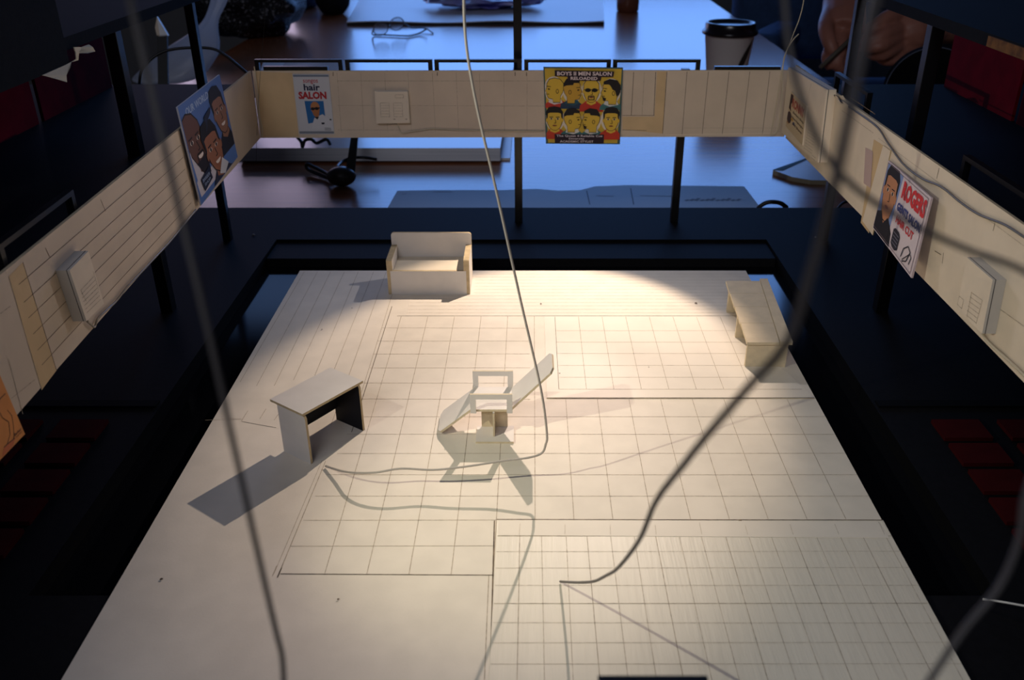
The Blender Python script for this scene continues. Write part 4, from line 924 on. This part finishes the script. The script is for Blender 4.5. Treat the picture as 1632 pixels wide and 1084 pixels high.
# clothes
mb = MB(); T3 = lambda pts, r: mb.tube(pts, r, SWEAT, 18, samples=6)
T3([Vector((.93, 1.86, -.24)), Vector((.92, 1.85, 0)), Vector((.905, 1.82, .25)), Vector((.898, 1.80, .42)), Vector((.896, 1.795, .47))], [.155, .145, .165, .13, .07])
T3([S1 + Vector((-.01, 0, .0)), NK - ZUP * .075, S2 + Vector((.01, 0, 0))], [.072, .085, .072])
T3([S1, S1.lerp(E1, .5), E1, E1.lerp(W1, .12)], [.074, .064, .056, .050]); T3([S2, S2.lerp(E2, .5), E2, E2.lerp(W2, .12)], [.074, .064, .056, .050])
o = mb.build('sweater', person, smooth=True); rm = o.modifiers.new('remesh', 'REMESH'); rm.mode = 'VOXEL'; rm.voxel_size = .008; rm.use_smooth_shade = True
mb = MB(); T4 = lambda pts, r: mb.tube(pts, r, TROU, 18, samples=6)
T4([PV + Vector((-.06, 0, .0)), Vector((.80, 1.60, -.27)), Vector((.74, 1.44, -.27))], [.10, .085, .07]); T4([Vector((.74, 1.44, -.27)), Vector((.75, 1.48, -.50)), Vector((.76, 1.52, -.70))], [.07, .058, .05])
T4([PV + Vector((.08, 0, .0)), Vector((.99, 1.58, -.27)), Vector((.96, 1.42, -.27))], [.10, .085, .07]); T4([Vector((.96, 1.42, -.27)), Vector((.97, 1.46, -.50)), Vector((.97, 1.50, -.70))], [.07, .058, .05])
mb.ball(PV, .17, .15, .12, TROU, 24, 14)
o = mb.build('trousers', person, smooth=True); rm = o.modifiers.new('remesh', 'REMESH'); rm.mode = 'VOXEL'; rm.voxel_size = .01; rm.use_smooth_shade = True
for x, y in ((.76, 1.49), (.97, 1.47)):
    mb = MB(); mb.ball((x, y - .05, FLOORZ + .04), .045, .13, .045, BLK, 20, 10, fn=lambda d: 1 - .1 * max(0, d.z)); mb.build('shoe', person, smooth=True)
mb = MB(); mb.ball(HD + Vector((.012, .03, .03)), .086, .098, .115, HAIR, 28, 16, fn=lambda d: 1 + .05 * noise.noise(d * 5)); mb.build('hair', person, smooth=True)
for s in (-1, 1):
    mb = MB(); mb.ball(HD + fd * .086 + sd * s * .030 + ZUP * .014, .010, .008, .007, mat('eye white', (220, 215, 210), .3, .5), 12, 8); mb.build('eye', person, smooth=True)
# ring on the finger, stick in the fingers
mb = MB(); c = at(1325, 74, 1.2885); d = (at(1318, 94, 1.285) - at(1329, 52, K)).normalized(); e1 = d.orthogonal().normalized(); e2 = d.cross(e1)
mb.tube([c + (e1 * math.cos(a) + e2 * math.sin(a)) * .0105 for a in [2 * math.pi * i / 20 for i in range(21)]], .0014, mat('gold', (212, 160, 80), .25, .5, metal=1.0), 8, cap=False, smooth=False)
one(mb, 'finger_ring', 'gold ring on a finger of the person at the right', 'ring', smooth=True)
mb = MB(); mb.tube([at(1307, 108, 1.268), at(1356, 62, 1.262)], .0032, mat('grey stick', (84, 76, 66), .6, .3), 10)
one(mb, 'thin_stick', 'thin grey stick held between the hands at the right', 'stick', smooth=True)
# stool the person sits on
st = thing('stool', (.93, 1.88, FLOORZ), 'black stool under the person seated at the right', 'stool')
mb = MB(); mb.lathe([(.15, -.40), (.17, -.395), (.17, -.385), (.15, -.381)], (.93, 1.88, 0), BLK, 32); mb.build('seat', st)
for k in range(4):
    a = math.pi / 4 + math.pi / 2 * k; mb = MB(); mb.tube([(.93 + .10 * math.cos(a), 1.88 + .10 * math.sin(a), -.40), (.93 + .15 * math.cos(a), 1.88 + .15 * math.sin(a), FLOORZ)], .014, BLK, 10); mb.build('leg', st)
# round black case standing on the table behind the right gallery
c = at(1480, 145, 1.20); r = 68 / F * 1.20
rc = thing('round_case', (c.x - .02, c.y, TT), 'round black case with a thin bright rim, standing behind the right gallery', 'case')
n = Vector((-.15, -1, 0)).normalized(); e1 = Vector((-n.y, n.x, 0)); e2 = ZUP; VIN = mat('black vinyl', (7, 7, 9), .85, .08)
pts = [c + (e1 * math.cos(a) + e2 * math.sin(a)) * r for a in [2 * math.pi * i / 48 for i in range(48)]]
mb = MB(); mb.prism(pts, -n * .012, VIN); mb.build('case_body', rc)
mb = MB(); mb.box(c.x - .045, c.x + .002, c.y + .001, c.y + .010, TT, c.z - r * .85, VIN); mb.build('foot', rc)
mb = MB(); mb.tube([c + (p - c) * .985 + n * .0005 for p in pts + [pts[0]]], .0006, mat('bright rim', (120, 126, 144), .3, .5, metal=.5), 6, cap=False, smooth=False); mb.build('rim', rc)

# ------------------------------------------------------------------ light
def spot(name, loc, target, power, col, size, blend, r):
    d = bpy.data.lights.new(name, 'SPOT'); o = bpy.data.objects.new(name, d); C.objects.link(o)
    o.location = loc; o.rotation_euler = (Vector(target) - Vector(loc)).to_track_quat('-Z', 'Y').to_euler()
    d.energy = power; d.color = col; d.spot_size = math.radians(size); d.spot_blend = blend; d.shadow_soft_size = r
    return o
LA = Vector((0.070, 0.752, 0.238))
spot('lamp_over_back', LA, (0.008, 0.556, 0), 4.5, (1.0, .79, .59), 58, .36, .0018)
spot('lamp_beam_centre', LA, (0.0, 0.425, 0), 2.4, (1.0, .80, .74), 34, 1.0, .0018)
spot('lamp_spill_fill', LA, (-0.14, 0.24, 0), .85, (1.0, .96, 1.0), 150, 1.0, .0018)  # spill of the back lamp, aimed front left as added fill
LB = Vector((-0.215, 0.300, 0.235))
spot('lamp_over_left', LB, (0.0, 0.375, 0), .85, (1.0, .92, .56), 44, 1.0, .0016)
spot('lamp_left_spill', LB, (0.25, 0.44, 0.08), 1.6, (1.0, .98, .80), 102, .8, .0016)
d = bpy.data.lights.new('fill_behind_viewer', 'AREA'); o = bpy.data.objects.new('fill_behind_viewer', d); C.objects.link(o)
d.shape = 'RECTANGLE'; d.size = 1.2; d.size_y = .6; d.energy = 16; d.color = (.84, .86, .96); o.location = (-.5, -1.9, 1.9); o.rotation_euler = (math.radians(62), 0, 0)  # added soft fill from behind the viewer, no known source there
def window_light(name, x0, x1, zt, power, col, zb=WZ0):
    d = bpy.data.lights.new(name, 'AREA'); o = bpy.data.objects.new(name, d); C.objects.link(o)
    d.shape = 'RECTANGLE'; d.size = x1 - x0 + .1; d.size_y = zt - zb; d.energy = power; d.color = col
    o.location = ((x0 + x1) / 2, WY + .21, (zb + zt) / 2); o.rotation_euler = (math.radians(-90), 0, 0)
window_light('daylight', WX0, WX1, WZ1, 39, (.165, .385, 1.0))
window_light('added_fill_left', VX0, VX1, VZ1, 9, (.76, .57, .74))  # added dim light, lifts the left of the table
window_light('added_fill_high_left', VX0, VX1, 2.05, .8, (.2, .42, 1.0), 1.55)  # added blue light, gives the left pit floor something to reflect
w = bpy.data.worlds.new('world'); sc.world = w; w.use_nodes = True
w.node_tree.nodes['Background'].inputs[0].default_value = (.30, .5, 1, 1); w.node_tree.nodes['Background'].inputs[1].default_value = .3

sc.view_settings.view_transform = 'Standard'; sc.view_settings.look = 'None'
sc.view_settings.exposure = 0.0; sc.view_settings.gamma = 1.0; sc.view_settings.use_curve_mapping = False
sc.cycles.use_denoising = True
